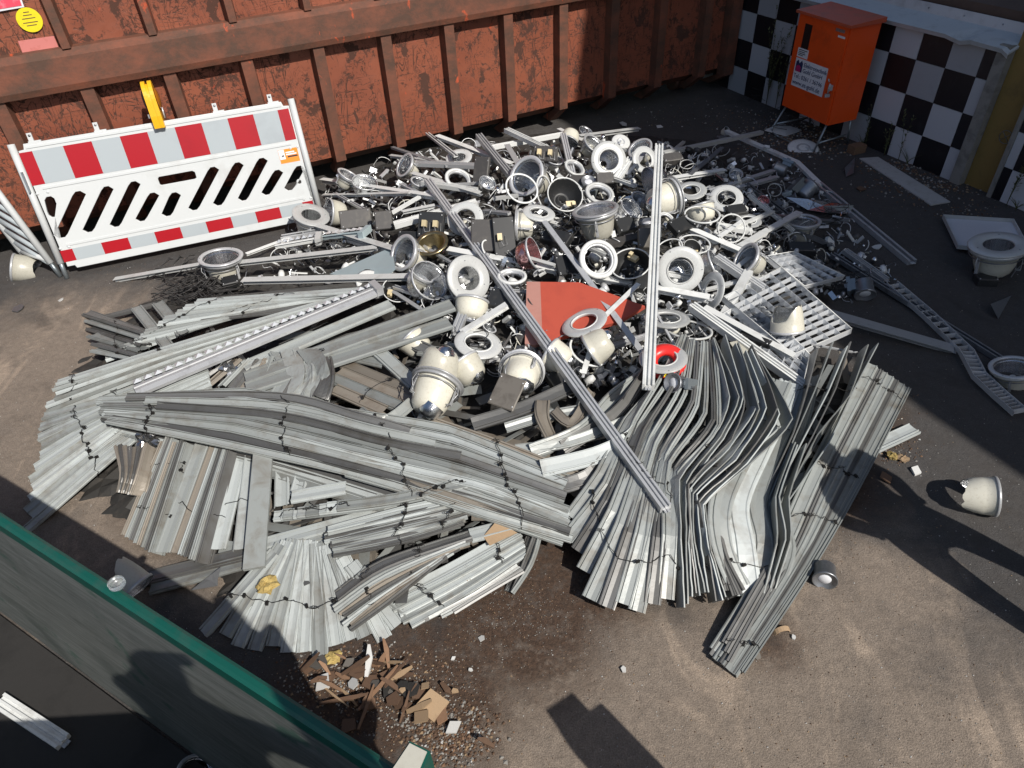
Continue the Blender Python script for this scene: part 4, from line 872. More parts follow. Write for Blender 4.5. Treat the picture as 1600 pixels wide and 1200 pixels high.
# ------------------------------------------------------------------ louvre grids
def PQ(q, s, t): return q[0].lerp(q[1], s).lerp(q[3].lerp(q[2], s), t)
def grid(label, corners, nu, nv, dz, hgt=.035, frame='white', tilt=None):
    q = [S(x, y, dz + (tilt[i] if tilt else 0)) for i, (x, y) in enumerate(corners)]; c = sum(q, Vector())/4
    root = empty('louvre_grid', (c.x, c.y, 0), label, 'louvre', 'mirror louvre grids'); up = (q[1]-q[0]).cross(q[3]-q[0]).normalized()
    if up.z < 0: up = -up
    for i in range(nu+1):
        a, b = PQ(q, i/nu, 0), PQ(q, i/nu, 1); s_ = (b-a).cross(up).normalized()*.006
        mb = MB(); mb.loft([[p-s_, p+s_, p+s_*.2+up*hgt, p-s_*.2+up*hgt] for p in (a, b)]); mb.build('long_blade', M['facet'], root)
    for j in range(nv+1):
        a, b = PQ(q, 0, j/nv), PQ(q, 1, j/nv); s_ = (b-a).cross(up).normalized()*.009
        sag = up*random.uniform(-.012, .012) + (q[1]-q[0]).normalized()*random.uniform(-.012,.012)
        mb = MB(); mb.loft([[p-s_, p+s_, p+s_*.15+up*hgt*.95, p-s_*.15+up*hgt*.95] for p in (a, a.lerp(b,.5)+sag, b)]); mb.build('cross_blade', M['facet' if random.random() < .6 else 'chrome'], root)
    mb = MB()
    for a, b in ((q[0],q[1]),(q[1],q[2]),(q[2],q[3]),(q[3],q[0])):
        mb.tube([a+up*hgt, b+up*hgt], .004, 4)
    mb.build('edge_frame', M[frame], root); return root
grid('large mirror louvre grid under the cream cup', [(1128,470),(1218,424),(1328,520),(1236,560)], 5, 13, .10)
grid('mirror louvre grid sunk in front of the larger one', [(1120,500),(1176,470),(1262,560),(1250,610)], 5, 12, .07, tilt=(.03,.02,0,0))
grid('small mirror louvre grid in a white tray at the edge of shade', [(1195,405),(1236,398),(1315,436),(1252,452)], 4, 8, .07)
def serrated(label, a, b, w, n, dz, body='alu', bodyw=.10, side=1):
    A, B = S(a[0],a[1],dz), S(b[0],b[1],dz+.02); t = (B-A).normalized(); s_ = t.cross(Vector((0,0,1))).normalized()*side; u = Vector((0,0,1))
    root = empty('louvre_fitting', (A.x, A.y, 0), label, 'light fitting'); L = (B-A).length
    mb = MB(); mb.loft([[p, p+s_*bodyw, p+s_*bodyw+u*.02, p+s_*bodyw*.7+u*.034, p+s_*.03+u*.034, p+u*.028] for p in (A, B)]); mb.build('housing', M[body], root)
    mb = MB(); mb.loft([[p+s_*.034+u*.036, p+s_*.045+u*.042, p+s_*.052+u*.036] for p in (A, B)]); mb.build('edge_bead', M[body], root)
    for i in range(n):
        p = A.lerp(B, (i+.15)/n); p2 = A.lerp(B, (i+.92)/n); m_ = A.lerp(B, (i+.55)/n)
        mb = MB(); k0 = len(mb.v); mb.v += [p+u*.036, p2+u*.036, p2-s_*w+u*.03, p-s_*w+u*.03, m_-s_*w*.45+u*.052]
        for f in ((0,1,4),(1,2,4),(2,3,4),(3,0,4),(3,2,1,0)): mb.face([k0+x for x in f])
        mb.build('reflector_cell', M['facet'], root)
    mb = MB(); mb.box(B+s_*.04+u*.03, (1,1,1), Matrix((s_*.13, t*.05, u*.06)).transposed()); mb.build('end_cap', M[body], root)
    return root
serrated('long grey louvre light fitting with a row of mirror teeth, left of the lamps', (210,608), (585,452), .045, 26, .13)
serrated('short mirror-toothed louvre strip behind the cable tangle', (432,386), (500,374), .05, 7, .05, 'white', .04)
serrated('pale mirror-toothed strip between gear box and rail', (508,372), (575,364), .05, 7, .05, 'cobalt', .04)
# ladder louvre on the right
lp = [G(1392,446,.03), G(1450,496,.02), G(1508,552,.02), G(1528,590,.02), G(1560,620,.02), G(1592,648,.02)]
lad = empty('ladder_louvre', (lp[2].x, lp[2].y, 0), 'bent ladder-shaped louvre strip lying across the yard toward the right edge', 'louvre')
def along(pl, s):
    x = s*(len(pl)-1); k = min(int(x), len(pl)-2); return pl[k].lerp(pl[k+1], x-k), (pl[min(k+1, len(pl)-1)]-pl[k]).normalized()
for sd in (-1, 1):
    mb = MB(); rings = []
    for p, q in zip(lp, [along(lp, i/5)[1] for i in range(6)]):
        s_ = q.cross(Vector((0,0,1))).normalized()*.042*sd; rings.append([p+s_, p+s_*1.1, p+s_*1.1+Vector((0,0,.035)), p+s_+Vector((0,0,.035))])
    mb.loft(rings); mb.build('side_strip', M['alu'], lad)
for i in range(30):
    p, q = along(lp, (i+.5)/30); s_ = q.cross(Vector((0,0,1))).normalized()*.041
    mb = MB(); mb.loft([[x+q*.003, x-q*.003, x-q*.008+Vector((0,0,.03)), x-q*.004+Vector((0,0,.03))] for x in (p-s_, p+s_)]); mb.build('blade', M['alu'], lad)

# ------------------------------------------------------------------ lamps: one prototype of each kind, rim radius 1, opening toward +z
PROTO = {}
def proto(kind):
    r = bpy.data.objects.new('lamp', None); r.empty_display_size = .1; parts = []
    class K: location = Vector((0,0,0))
    def B(mb, name, mats, par=None):
        me_ob = mb.build(name, mats, None, origin=(0,0,0)); col.objects.unlink(me_ob); me_ob.location = (0,0,0)
        if par is None: me_ob.parent = r; parts.append((me_ob, []))
        else:
            me_ob.parent = par
            for p, l in parts:
                if p is par: l.append(me_ob)
        return me_ob
    def cup(depth=1.25, top=.80, z=0, neck=True, jag=False, liner='chrome', outer='cream'):
        mb = MB(); bz = [max(0, math.cos(2*PI*(k-6)/28))**1.5*1.05 + .28*max(0, math.cos(2*PI*(k-17)/28))**3 + random.uniform(-.07,.07) for k in range(28)]; jg = {5: bz, 4: [v*.45 for v in bz]} if jag else None
        pr = [(top+.04,z),(top+.03,z-.10),(top,z-.12),(top-.03,z-.35*depth),(top-.09,z-.62*depth),(top-.18,z-.84*depth)]
        if not jag: pr += [(top-.30,z-.95*depth),(top-.58,z-depth)]
        mb.lathe(pr, 28, jag=jg); c = B(mb, 'reflector_bowl', M[outer])
        mb = MB(); pi_ = [(a-.03, b+.002) for a, b in pr]; jg2 = jg; mb.lathe(pi_, 28, jag=jg2, sm=False); B(mb, 'mirror_lining', M[liner], c)
        mb = MB(); mb.lathe([(top+.055,z+.01),(top+.055,z-.13),(top+.035,z-.13),(top+.02,z+.01)], 28, closed=True); B(mb, 'rim_band', M['alu'])
        if neck:
            mb = MB(); Mx = Matrix.Translation((top*.30,0,z-.86*depth)) @ Matrix.Rotation(rad(24),4,'Y')
            mb.lathe([(.0,-.42),(.20,-.40),(.35,-.28),(.41,-.10),(.44,.10)], 16, mat=Mx); nk = B(mb, 'lamp_neck', M['chrome'])
            mb = MB(); mb.box(Mx @ Vector((.10,.06,-.39)), (.34,.26,.05)); B(mb, 'neck_window', M['black'], nk)
    if kind in ('DL','DR','BIG'):
        inner, out = (.50, 1.0) if kind == 'DL' else (.80, 1.0)
        mb = MB(); mb.lathe([(inner,.02),(inner+.03,.05),((inner+out)/2,.055),(out-.03,.05),(out,.02),(out-.01,-.02),(inner,-.01)], 40, closed=True); tr = B(mb, 'trim_ring', M['frost' if kind == 'DL' else 'alu'])
        mb = MB()
        for a in range(3): mb.lathe([(0,.075),(.025,.07),(.03,.055)], 6, mat=Matrix.Translation(((inner+out)/2*math.cos(a*2.1), (inner+out)/2*math.sin(a*2.1), 0)))
        B(mb, 'screw', M['steel'], tr)
        mb = MB(); mb.lathe([(out*.93,-.03),(out*.95,-.16),(out*.88,-.16),(out*.86,-.03)], 32, closed=True); B(mb, 'collar', M['alu'])
        cup(1.2 if kind != 'BIG' else 1.3, .78)
        for a in (20, 140, 260):
            mb = MB(); c_, s_ = math.cos(rad(a)), math.sin(rad(a)); rot = Matrix.Rotation(rad(a), 3, 'Z')
            mb.box((.86*c_, .86*s_, -.5), (.02,.12,.8), rot); mb.box((.78*c_, .78*s_, -.9), (.18,.12,.02), rot); mb.tube([(.9*c_,.9*s_,-.1),(.98*c_,.98*s_,-.45),(.7*c_,.7*s_,-1.0)], .018, 4)
            B(mb, 'mounting_clip', M['alu'])
        mb = MB(); mb.tube([(.98*math.cos(a*PI/16)*.92, .98*math.sin(a*PI/16)*.92, -.30) for a in range(32)], .022, 5, close=True); B(mb, 'wire_hoop', M['steel'])
        mb = MB(); mb.lathe([(0,-.45),(.12,-.47),(.15,-.7),(.2,-1.1),(.26,-1.3),(0,-1.32)], 12); B(mb, 'lamp_holder', M['white'])
        mb = MB(); mb.box((-.1,.1,-1.42),(.42,.26,.22)); mb.tube([(-.2,.1,-1.5),(-.5,.3,-1.5),(-.8,.1,-1.2),(-1.0,-.3,-.8)], .022, 5); B(mb, 'connector_block', M['steel'])
    elif kind == 'CUP': cup(1.25, .94)
    elif kind == 'CUPP': cup(1.1, .94, neck=False); mb = MB(); mb.lathe([(0,-1.05),(.2,-1.06),(.3,-1.1),(.28,-1.3),(0,-1.31)], 14); B(mb, 'base_cap', M['alu'])
    elif kind == 'BRK':
        cup(1.8, .94, neck=False, jag=True)
    elif kind in ('CH','CHR'):
        cup(1.05, .94, neck=False, liner='chrome' if kind == 'CH' else 'pinkchrome', outer='chrome' if kind == 'CH' else 'pinkchrome')
        mb = MB(); mb.lathe([(.2,-.9),(.22,-1.25),(0,-1.26)], 12); B(mb, 'socket', M['black'])
    elif kind == 'GL':
        mb = MB(); mb.lathe([(.52,0),(.54,.05),(.62,.075),(.8,.07),(.97,.045),(1,.0),(.97,-.04),(.54,-.04)], 44, closed=True); g_ = B(mb, 'glass_ring', M['frost'])
        mb = MB(); mb.lathe([(.52,.01),(.55,.09),(.60,.09),(.58,.01)], 40, closed=True); B(mb, 'inner_lip', M['white'], g_)
        mb = MB()
        for a in range(3): mb.lathe([(0,.1),(.022,.095),(.03,.07)], 6, mat=Matrix.Translation((.9*math.cos(a*2.1+.4), .9*math.sin(a*2.1+.4), -.02)))
        B(mb, 'screw', M['steel'])
    elif kind == 'DISC':
        mb = MB(); mb.lathe([(0,.06),(.5,.055),(.9,.05),(1,.0),(.95,-.03),(0,-.02)], 36); B(mb, 'disc', M['white'])
        mb = MB(); mb.lathe([(.3,.07),(.34,.09),(.42,.09),(.44,.06)], 30); B(mb, 'raised_ring', M['alu'])
    elif kind == 'WR':
        mb = MB(); mb.lathe([(.90,.0),(.90,.07),(1,.07),(1,0)], 44, closed=True); B(mb, 'ring', M['white'])
        for a in (15, 135, 250):
            mb = MB(); mb.box((.93*math.cos(rad(a)), .93*math.sin(rad(a)), -.12), (.05,.1,.3), Matrix.Rotation(rad(a), 3, 'Z')); B(mb, 'ring_clip', M['alu'])
    elif kind == 'AR':
        mb = MB(); mb.lathe([(.80,.0),(.82,.10),(1,.08),(1.02,0),(1,-.1),(.84,-.1)], 44, closed=True); B(mb, 'ring', M['white'])
        mb = MB(); mb.lathe([(.80,.02),(.78,-.3),(.70,-.31),(.72,.02)], 36, closed=True); B(mb, 'inner_sleeve', M['alu'])
        for a in (60, 180, 300):
            mb = MB(); mb.box((.72*math.cos(rad(a)), .72*math.sin(rad(a)), -.3), (.1,.16,.3), Matrix.Rotation(rad(a), 3, 'Z')); B(mb, 'spring_clip', M['steel'])
    elif kind == 'CONE':
        mb = MB(); mb.lathe([(.95,0),(.8,-.3),(.5,-.8),(.3,-.85),(.28,-.6),(.22,-.6),(.2,-1.1),(0,-1.1)], 28); B(mb, 'black_cone', M['black'])
        mb = MB(); mb.tube([(math.cos(a*PI/20), math.sin(a*PI/20), .02) for a in range(40)], .04, 6, close=True); B(mb, 'white_hoop', M['white'])
        mb = MB(); mb.box((.25,-.5,-.2), (.5,.3,.2)); mb.box((.4,-.55,-.05), (.2,.2,.2)); B(mb, 'terminal_block', M['socket'])
    elif kind == 'BRASS':
        mb = MB(); mb.lathe([(.74,-.02),(.78,.04),(.9,.06),(1,.03),(1,-.05),(.76,-.08)], 40, closed=True); B(mb, 'brass_ring', M['brass'])
        mb = MB(); mb.lathe([(.76,-.04),(.66,-.4),(.45,-.8),(.3,-.9)], 28); B(mb, 'brass_reflector', M['brass'])
        mb = MB(); mb.lathe([(0,-.35),(.22,-.36),(.26,-.6),(.2,-1.1)], 14); B(mb, 'dark_holder', M['black'])
    elif kind == 'SP':
        mb = MB(); mb.lathe([(.0,-.22),(.8,-.2),(.92,.0),(1,.02),(1,-.2),(.86,-.3),(.86,-1.5),(.7,-1.7),(0,-1.7)], 24); B(mb, 'spotlight_body', M['steel'])
        mb = MB(); mb.lathe([(0,-.2),(.5,-.19),(.52,-.22)], 16); B(mb, 'lens', M['sign'])
        mb = MB(); mb.box((0,.95,-1.3), (.8,.5,1.3)); mb.box((0,1.35,-1.3), (1.1,.35,1.7)); B(mb, 'gear_housing', M['galv'])
        mb = MB(); mb.tube([(0,.7,-.9),(0,1.0,-1.1)], .22, 8); mb.box((.3,1.62,-1.2), (.2,.2,.5)); B(mb, 'swivel_joint', M['steel'])
    PROTO[kind] = (r, parts)
    return PROTO[kind]
NAMES = dict(DL='downlight', DR='downlight', BIG='downlight', CUP='reflector_cup', CUPP='reflector_cup', BRK='broken_reflector_cup', CH='mirror_reflector', CHR='mirror_reflector', GL='glass_ring', DISC='lamp_cover', WR='lamp_hoop', AR='lamp_ring', CONE='lamp_cone', BRASS='brass_downlight', SP='spotlight')
CATS = dict(DL='downlight', DR='downlight', BIG='downlight', CUP='lamp reflector', CUPP='lamp reflector', BRK='lamp reflector', CH='lamp reflector', CHR='lamp reflector', GL='glass ring', DISC='lamp cover', WR='hoop', AR='lamp ring', CONE='lamp cone', BRASS='downlight', SP='spotlight')
def lamp(kind, px, py, rpx, a, t, label, dz=.10, spin=None, ground=False):
    """a: picture direction the opening leans to (0 right, 90 up); t: angle between opening axis and the line of sight"""
    if kind not in PROTO: proto(kind)
    src, parts = PROTO[kind]
    P = S(px, py, dz); r = rpx*dist(P)/F*1.0
    vd = ray(px, py).normalized(); rt = c2w((1,0,0)); rt = (rt-vd*rt.dot(vd)).normalized(); upv = rt.cross(vd)
    ax = -vd*math.cos(rad(t)) + (rt*math.cos(rad(a)) + upv*math.sin(rad(a)))*math.sin(rad(t))
    rot = ax.to_track_quat('Z', 'Y').to_matrix().to_4x4() @ Matrix.Rotation(random.uniform(0, 6.28) if spin is None else rad(spin), 4, 'Z')
    root = src.copy(); root.name = NAMES[kind]; col.objects.link(root)
    for p, subs in parts:
        c = p.copy(); col.objects.link(c); c.parent = root
        for s_ in subs: d = s_.copy(); col.objects.link(d); d.parent = c
    root.matrix_world = Matrix.Translation(P) @ rot @ Matrix.Scale(r, 4)
    root.location = P; root.rotation_euler = rot.to_euler(); root.scale = (r, r, r)
    return tag(root, label, CATS[kind], 'lamps and lamp parts on the heap')
L_ = lamp
L_('CUP', 420+11-4, 278, 17, 110, 60, 'small cream cup lamp just right of the barrier, behind the long rail') if 0 else None
L_('DR', 545,274, 19, 60, 70, 'small cream lamp right of the barrier at the back edge')
L_('CH', 570,284, 20, 80, 55, 'open mirror reflector next to the small lamp right of the barrier')
L_('CUP', 513,332, 22, 175, 72, 'cream cup on its side with silver rim facing the barrier')
L_('DL', 486,336, 29, 80, 55, 'lamp standing upright at the right foot of the barrier, rail end on it', .14)
L_('DR', 345,402, 34, 100, 66, 'cream lamp with bracket standing among cables left of the rails', .16)
L_('DR', 632,258, 20, 150, 60, 'tilted lamp at the back left under a thin rail')
L_('DL', 717,246, 21, 100, 55, 'ringed lamp in shadow at the back near the container foot')
L_('AR', 716,280, 21, 70, 45, 'double white ring left of the upright dark plate')
L_('DR', 655,284, 14, 70, 60, 'tiny lamp half buried among back-left rails')
L_('BIG', 822,275, 33, 150, 42, 'large ringed lamp leaning back with reddish reflections, top centre', .16)
L_('WR', 815,295, 27, 60, 38, 'thin white hoop in front of the large ringed lamp', .20)
L_('GL', 727,342, 29, 110, 25, 'grey glass ring behind the long diagonal rail', .09)
L_('BIG', 630,395, 30, 160, 52, 'cream lamp with mirror inside facing left beside the brass lamp', .14)
L_('BRASS', 674,380, 27, 110, 50, 'brass-coloured lamp ring with dark centre', .13)
L_('CH', 672,438, 33, 35, 42, 'big open mirror reflector in clear housing left of the white ring lamp', .14)
L_('DL', 732,435, 37, 20, 28, 'white frosted ring lamp facing up right of the big mirror reflector', .17)
L_('CUPP', 738,470, 28, 80, 110, 'white lamp bottom just under the frosted ring lamp', .06)
L_('DISC', 582,444, 27, 60, 40, 'white round cover partly under the mirror-toothed fitting', .08)
L_('CONE', 622,452, 24, 90, 35, 'black spoked ring between white cover and mirror reflector', .07)
L_('DR', 660,430, 20, 60, 70, 'metal lamp frame behind the big mirror reflector', .10)
L_('DR', 806,352, 26, 178, 92, 'cream lamp lying on its side with hoop, above the long thin rail', .10)
L_('CHR', 835,395, 26, 20, 70, 'reddish mirror reflector left of the thin rail crossing', .12)
L_('AR', 800,432, 23, 90, 60, 'ring tangled with wires right of the frosted ring lamp', .09)
L_('GL', 951,250, 29, 30, 22, 'frosted ring with mirror centre at the back right of centre', .16)
L_('CH', 951,252, 17, 30, 30, 'mirror reflector inside the back frosted ring', .12)
L_('DR', 928,224, 19, 50, 60, 'grey-rimmed lamp behind the back frosted ring')
L_('DISC', 970,222, 15, 70, 40, 'round grey disc at the back edge of the heap', .06)
L_('DR', 1000,232, 20, 120, 48, 'dark ringed lamp at the back edge near the upright rail end')
L_('GL', 1007,250, 22, 30, 35, 'dim glass ring left of the upright rail top', .12)
L_('CUP', 888,222, 16, 250, 60, 'cream cup lamp upright behind the short grooved rail', .08)
L_('CUP', 916,205, 12, 60, 60, 'white cup with dark opening at the very back edge', .05)
L_('CONE', 883,304, 28, 60, 30, 'black cone lamp inside a thin white hoop, upper centre', .13)
L_('AR', 937,302, 23, 70, 50, 'bluish-white ring standing behind the tall cream lamp', .12)
L_('BIG', 930,328, 37, 100, 72, 'tall cream lamp standing upright with wide rim, centre of the heap', .22)
L_('GL', 842,333, 26, 80, 62, 'clear glass ring lying flat left of the tall cream lamp', .16)
L_('AR', 935,405, 31, 40, 25, 'white double ring above the red board', .15)
L_('CONE', 985,412, 31, 100, 42, 'black open bowl with shiny rim right of the white double ring', .12)
L_('GL', 1063,422, 37, 330, 14, 'big white ring lying right of the upright rail', .17)
L_('CH', 1063,424, 20, 40, 20, 'mirror reflector seen through the big white ring', .11)
L_('GL', 1112,454, 30, 170, 52, 'narrow-looking glass ring standing right of the big white ring', .12)
L_('BIG', 1052,308, 33, 15, 118, 'cream lamp seen from its back right of the upright rail', .13)
L_('CUPP', 1092,322, 24, 110, 100, 'cream dome cup behind the wire hoops')
L_('WR', 1097,336, 28, 85, 62, 'white hoop lying over the cream dome cup', .16)
L_('WR', 1143,357, 23, 20, 25, 'thin hoop standing right of the cream dome cup', .12)
L_('WR', 1085,382, 25, 80, 55, 'thin hoop with dark reflector behind the big white ring', .12)
L_('CONE', 1082,386, 14, 60, 40, 'small black reflector within a hoop behind the big white ring', .08)
L_('WR', 1046,388, 21, 110, 50, 'hoop at the upright rail above the big white ring', .12)
L_('DR', 1165,404, 27, 150, 55, 'tilted clear disc lamp right of the big white ring', .16)
L_('GL', 1135,310, 26, 80, 38, 'grey ring lying in the shade at the right', .10)
L_('GL', 1080,298, 24, 90, 55, 'clear ring behind the cream lamp seen from its back', .09)
L_('DR', 1150,272, 11, 80, 40, 'small round lamp in the shade beside crossed rails', .06)
L_('WR', 1073,257, 11, 90, 50, 'small hoop in the shade at the back right', .06)
L_('CH', 1118,412, 24, 25, 78, 'smashed mirror reflector right of the big white ring', .12)
L_('CH', 988,325, 20, 50, 60, 'crushed mirror reflector right of the tall cream lamp', .10)
L_('CH', 1015,285, 24, 200, 62, 'torn mirror reflector against the upright rail', .12)
L_('SP', 920,282, 12, 80, 50, 'small metal lamp socket behind the bluish-white ring', .12)
L_('SP', 1010,345, 13, 100, 70, 'grey cylindrical lamp body left of the upright rail', .12)
L_('DR', 1000,310, 15, 60, 50, 'small grey lamp body left of the cream back-view lamp', .08)
L_('DR', 775,245, 12, 60, 70, 'small lamp body under the bright leaning rail', .07)
L_('DR', 868,250, 14, 80, 60, 'small lamp body below the two yellow sockets', .07)
L_('AR', 898,262, 17, 60, 55, 'white ring around the small metal socket', .10)
L_('GL', 913,504, 37, 110, 58, 'pinkish glass ring leaning on the red board', .16)
L_('CUP', 922,548, 29, 212, 96, 'cream and chrome lamp on its side inside a wire hoop, below the red board', .14)
L_('WR', 920,548, 33, 60, 48, 'wire hoop around the lamp below the red board', .10)
L_('GL', 1042,498, 36, 85, 66, 'clear glass ring lying flat behind the upright rail', .12)
L_('WR', 1075,516, 38, 80, 68, 'large thin hoop lying flat right of the upright rail', .11)
L_('GL', 1036,560, 38, 90, 52, 'clear glass ring on top of the red plastic ring', .27)
L_('SP', 1050,598, 16, 170, 35, 'grey spotlight with square foot in front of the red plastic ring', .26, -60)
L_('BIG', 684,598, 43, 68, 118, 'large cream lamp with grey rim hanging mouth-up in the centre left', .20, 150)
L_('CUP', 682,586, 34, 255, 104, 'cream cup with chrome neck behind the large grey-rimmed lamp', .17)
L_('CUP', 722,566, 29, 128, 104, 'cream cup lamp with dark blue rim reflection, centre', .15)
L_('GL', 747,537, 38, 80, 52, 'frosted glass ring lying tilted above the cream cup', .11)
L_('CUP', 640,528, 25, 135, 106, 'cream lamp under the broad flat slats', .09)
L_('BIG', 815,580, 37, 80, 158, 'cream lamp seen from its back with round steps, left of the diagonal rail', .12)
L_('CUP', 858,552, 28, 150, 104, 'cream and chrome lamp half hidden right of the diagonal rail', .11)
L_('DR', 765,512, 12, 60, 60, 'small chrome lamp socket in the dark gap', .05)
L_('BRK', 1230,518, 27, 272, 103, 'cream broken cup sitting upside down on the mirror grids', .17)
L_('DR', 1254,345, 28, 85, 68, 'lamp with hoop standing in the shade at the heap edge', .12)
L_('SP', 1352,462, 16, 280, 58, 'dark grey spotlight lying in the shade left of the ladder louvre', .06)
L_('SP', 1268,290, 15, 50, 118, 'grey spotlight on the ground left of the long rail', .07)
L_('SP', 1212,262, 11, 160, 110, 'grey spotlight in the shade behind the pale rails', .05)
L_('WR', 1210,297, 11, 60, 30, 'small hoop on dark asphalt near the spotlight', .03)
L_('SP', 1245,308, 9, 20, 90, 'small grey lamp box under the shiny foil strip', .04)
L_('CHR', 1193,313, 10, 60, 40, 'little mirror cup with red rim in the shade', .03)
L_('DL', 1560,383, 42, 85, 62, 'lamp with frosted ring standing on the yard before the white tray', .25)
L_('DR', 1584,574, 34, 85, 58, 'open mirror lamp at the right edge on the ladder louvre', .10)
L_('BRK', 1556,776, 32, 355, 104, 'broken cream shade lying on its side alone at the right', .10, 200)
L_('SP', 1289,908, 19, 265, 48, 'grey spotlight lying alone on the asphalt right of the long beam', .05, 170)
L_('BRK', 212,925, 34, 320, 80, 'broken cream cup behind the green skip rim', .08)
L_('BRK', 20,418, 23, 172, 100, 'broken cream cup lying at the left border under the second barrier', .08)
L_('DR', 305,1205, 28, 80, 30, 'chrome lamp ring inside the green skip at the bottom edge', .05)
L_('CUP', 1137,205, 8, 30, 60, 'tiny chrome fitting on dark asphalt beyond the heap', .03)
L_('DISC', 1255,232, 24, 80, 55, 'flat grey disc on rubble beneath the orange cabinet', .01)
L_('CH', 762,285, 14, 60, 50, 'round metal reflector on the leaning gear box', .13)
L_('WR', 770,395, 24, 40, 60, 'hoop behind the square dark plates', .05)
L_('WR', 850,300, 26, 10, 62, 'white hoop edge leaning right of the large ringed lamp', .10)
L_('GL', 1170,345, 20, 80, 60, 'grey hoop fragment in shade right of the thin hoop', .05)
L_('AR', 1040,345, 15, 50, 40, 'small ring under the cream back-view lamp', .05)

# ------------------------------------------------------------------ control gear boxes and plates
def gbox(label, px, py, size, rz, tilt=(0,0), dz=.06, mat='gear', sockets=0, name='gear_box', cat='gear box', group='control gear boxes'):
    P = S(px, py, dz); R_ = Matrix.Rotation(rad(rz), 3, 'Z') @ Matrix.Rotation(rad(tilt[0]), 3, 'X') @ Matrix.Rotation(rad(tilt[1]), 3, 'Y')
    root = empty(name, P, label, cat, group); x, y, z = size; b = .006
    mb = MB(); ring = lambda zz, i: [P + R_ @ Vector((s_*(x/2-i), t_*(y/2-i), zz)) for s_, t_ in ((-1,-1),(1,-1),(1,1),(-1,1))]
    mb.loft([ring(-z/2, 0), ring(z/2-b, 0), ring(z/2, b)]); mb.build('case', M[mat], root)
    mb = MB()
    for s_ in (-1, 1):
        for t_ in (-1, 1): mb.lathe([(0,.003),(.004,.002),(.005,0)], 6, mat=Matrix.Translation(P + R_ @ Vector((s_*x*.42, t_*y*.38, z/2))) @ R_.to_4x4())
    mb.build('screw', M['alu'], root)
    for i in range(sockets):
        mb = MB(); mb.box(P + R_ @ Vector((-x*.22+x*.44*i, 0, z/2+.018)), (.035,.05,.036), R_); k = mb.build('lamp_socket', M['socket'], root)
        mb = MB(); q = P + R_ @ Vector((-x*.22+x*.44*i, -.02, z/2+.04)); mb.tube([q, q+R_@Vector((.02,-.05,.02)), q+R_@Vector((.05,-.04,-.01)), q+R_@Vector((.04,.03,-.03))], .002, 4); subbuild(mb, 'lead_wire', M['alu'], k)
    return root
gbox('dark grey gear box with scratches, left of the lamps', 556,342, (.26,.15,.06), 8, (55,0), .10, 'gear')
gbox('dark grey gear box end right of the scratched one', 600,345, (.14,.15,.06), 5, (50,0), .10, 'gear')
gbox('black gear box with two yellow sockets, left of the diagonal rail', 674,352, (.20,.20,.05), -12, (48,0), .12, 'black', 2)
gbox('black gear plate with two pale sockets at the back', 852,241, (.22,.14,.04), -15, (45,0), .12, 'gear', 2)
gbox('dark rectangular plate leaning upright at the back left', 752,268, (.14,.24,.03), -20, (60,-10), .16, 'gear')
gbox('square grey plate with rounded edge right of the diagonal rail', 757,368, (.20,.24,.02), -5, (48,0), .14, 'gear')
gbox('black open gear case with a socket behind the square grey plate', 788,372, (.16,.30,.06), 3, (50,0), .12, 'black', 1)
gbox('brown-grey square plate lying over the stepped cream lamp', 792,612, (.17,.20,.008), -32, (30,0), .20, 'geargrey', 0, 'metal_plate', 'plate', 'loose plates')
gbox('black bracket box left of the tall cream lamp', 870,372, (.22,.12,.06), -35, (20,0), .08, 'black')
gbox('dark box behind the tall cream lamp', 945,280, (.14,.10,.06), 0, (40,0), .12, 'gear')
gbox('small black box right of the tall cream lamp', 977,352, (.14,.12,.05), 20, (30,0), .10, 'black')
gbox('black folded bracket right of the upright rail', 1065,352, (.20,.12,.05), 35, (25,0), .12, 'black')
gbox('grey box under the upright rail middle', 1008,375, (.10,.16,.08), -5, (30,0), .12, 'geargrey')
gbox('dark gear box at the back behind the upright rail', 1050,248, (.18,.10,.06), 10, (20,0), .06, 'gear')
gbox('dark box below the shaded grey ring', 1150,330, (.16,.10,.06), 10, (20,0), .06, 'black')
gbox('dark gear box under the lamp in the shade', 1252,388, (.20,.12,.05), -12, (5,0), .05, 'black')
gbox('black gear box under the lamp before the white tray', 1540,437, (.14,.10,.06), -10, (0,0), .03, 'black')
gbox('black gear box at the left of the cable tangle', 360,440, (.12,.10,.05), 20, (10,0), .04, 'black')
gbox('dark box hidden left of the white double ring', 890,415, (.20,.16,.06), 10, (30,0), .05, 'black')
gbox('black box right of the black open bowl', 1005,440, (.14,.14,.06), -15, (30,0), .05, 'black')
gbox('small grey lamp box near the tiny chrome fitting', 1128,218, (.10,.08,.06), 10, (0,0), .04, 'steel')
gbox('black hand-sized box in the centre left lamps', 640,372, (.18,.10,.05), -10, (30,0), .05, 'black')
gbox('dark gear box under the back frosted ring', 905,285, (.18,.12,.05), -10, (30,0), .08, 'gear')
gbox('black case in the gap left of the red board', 790,470, (.24,.14,.05), -25, (25,0), .04, 'black')
gbox('black case under the wire hoop below the red board', 880,590, (.20,.12,.05), 30, (20,0), .05, 'black')
gbox('dark gear strip right of the mirror grids', 1180,530, (.20,.05,.04), -40, (10,0), .14, 'black')
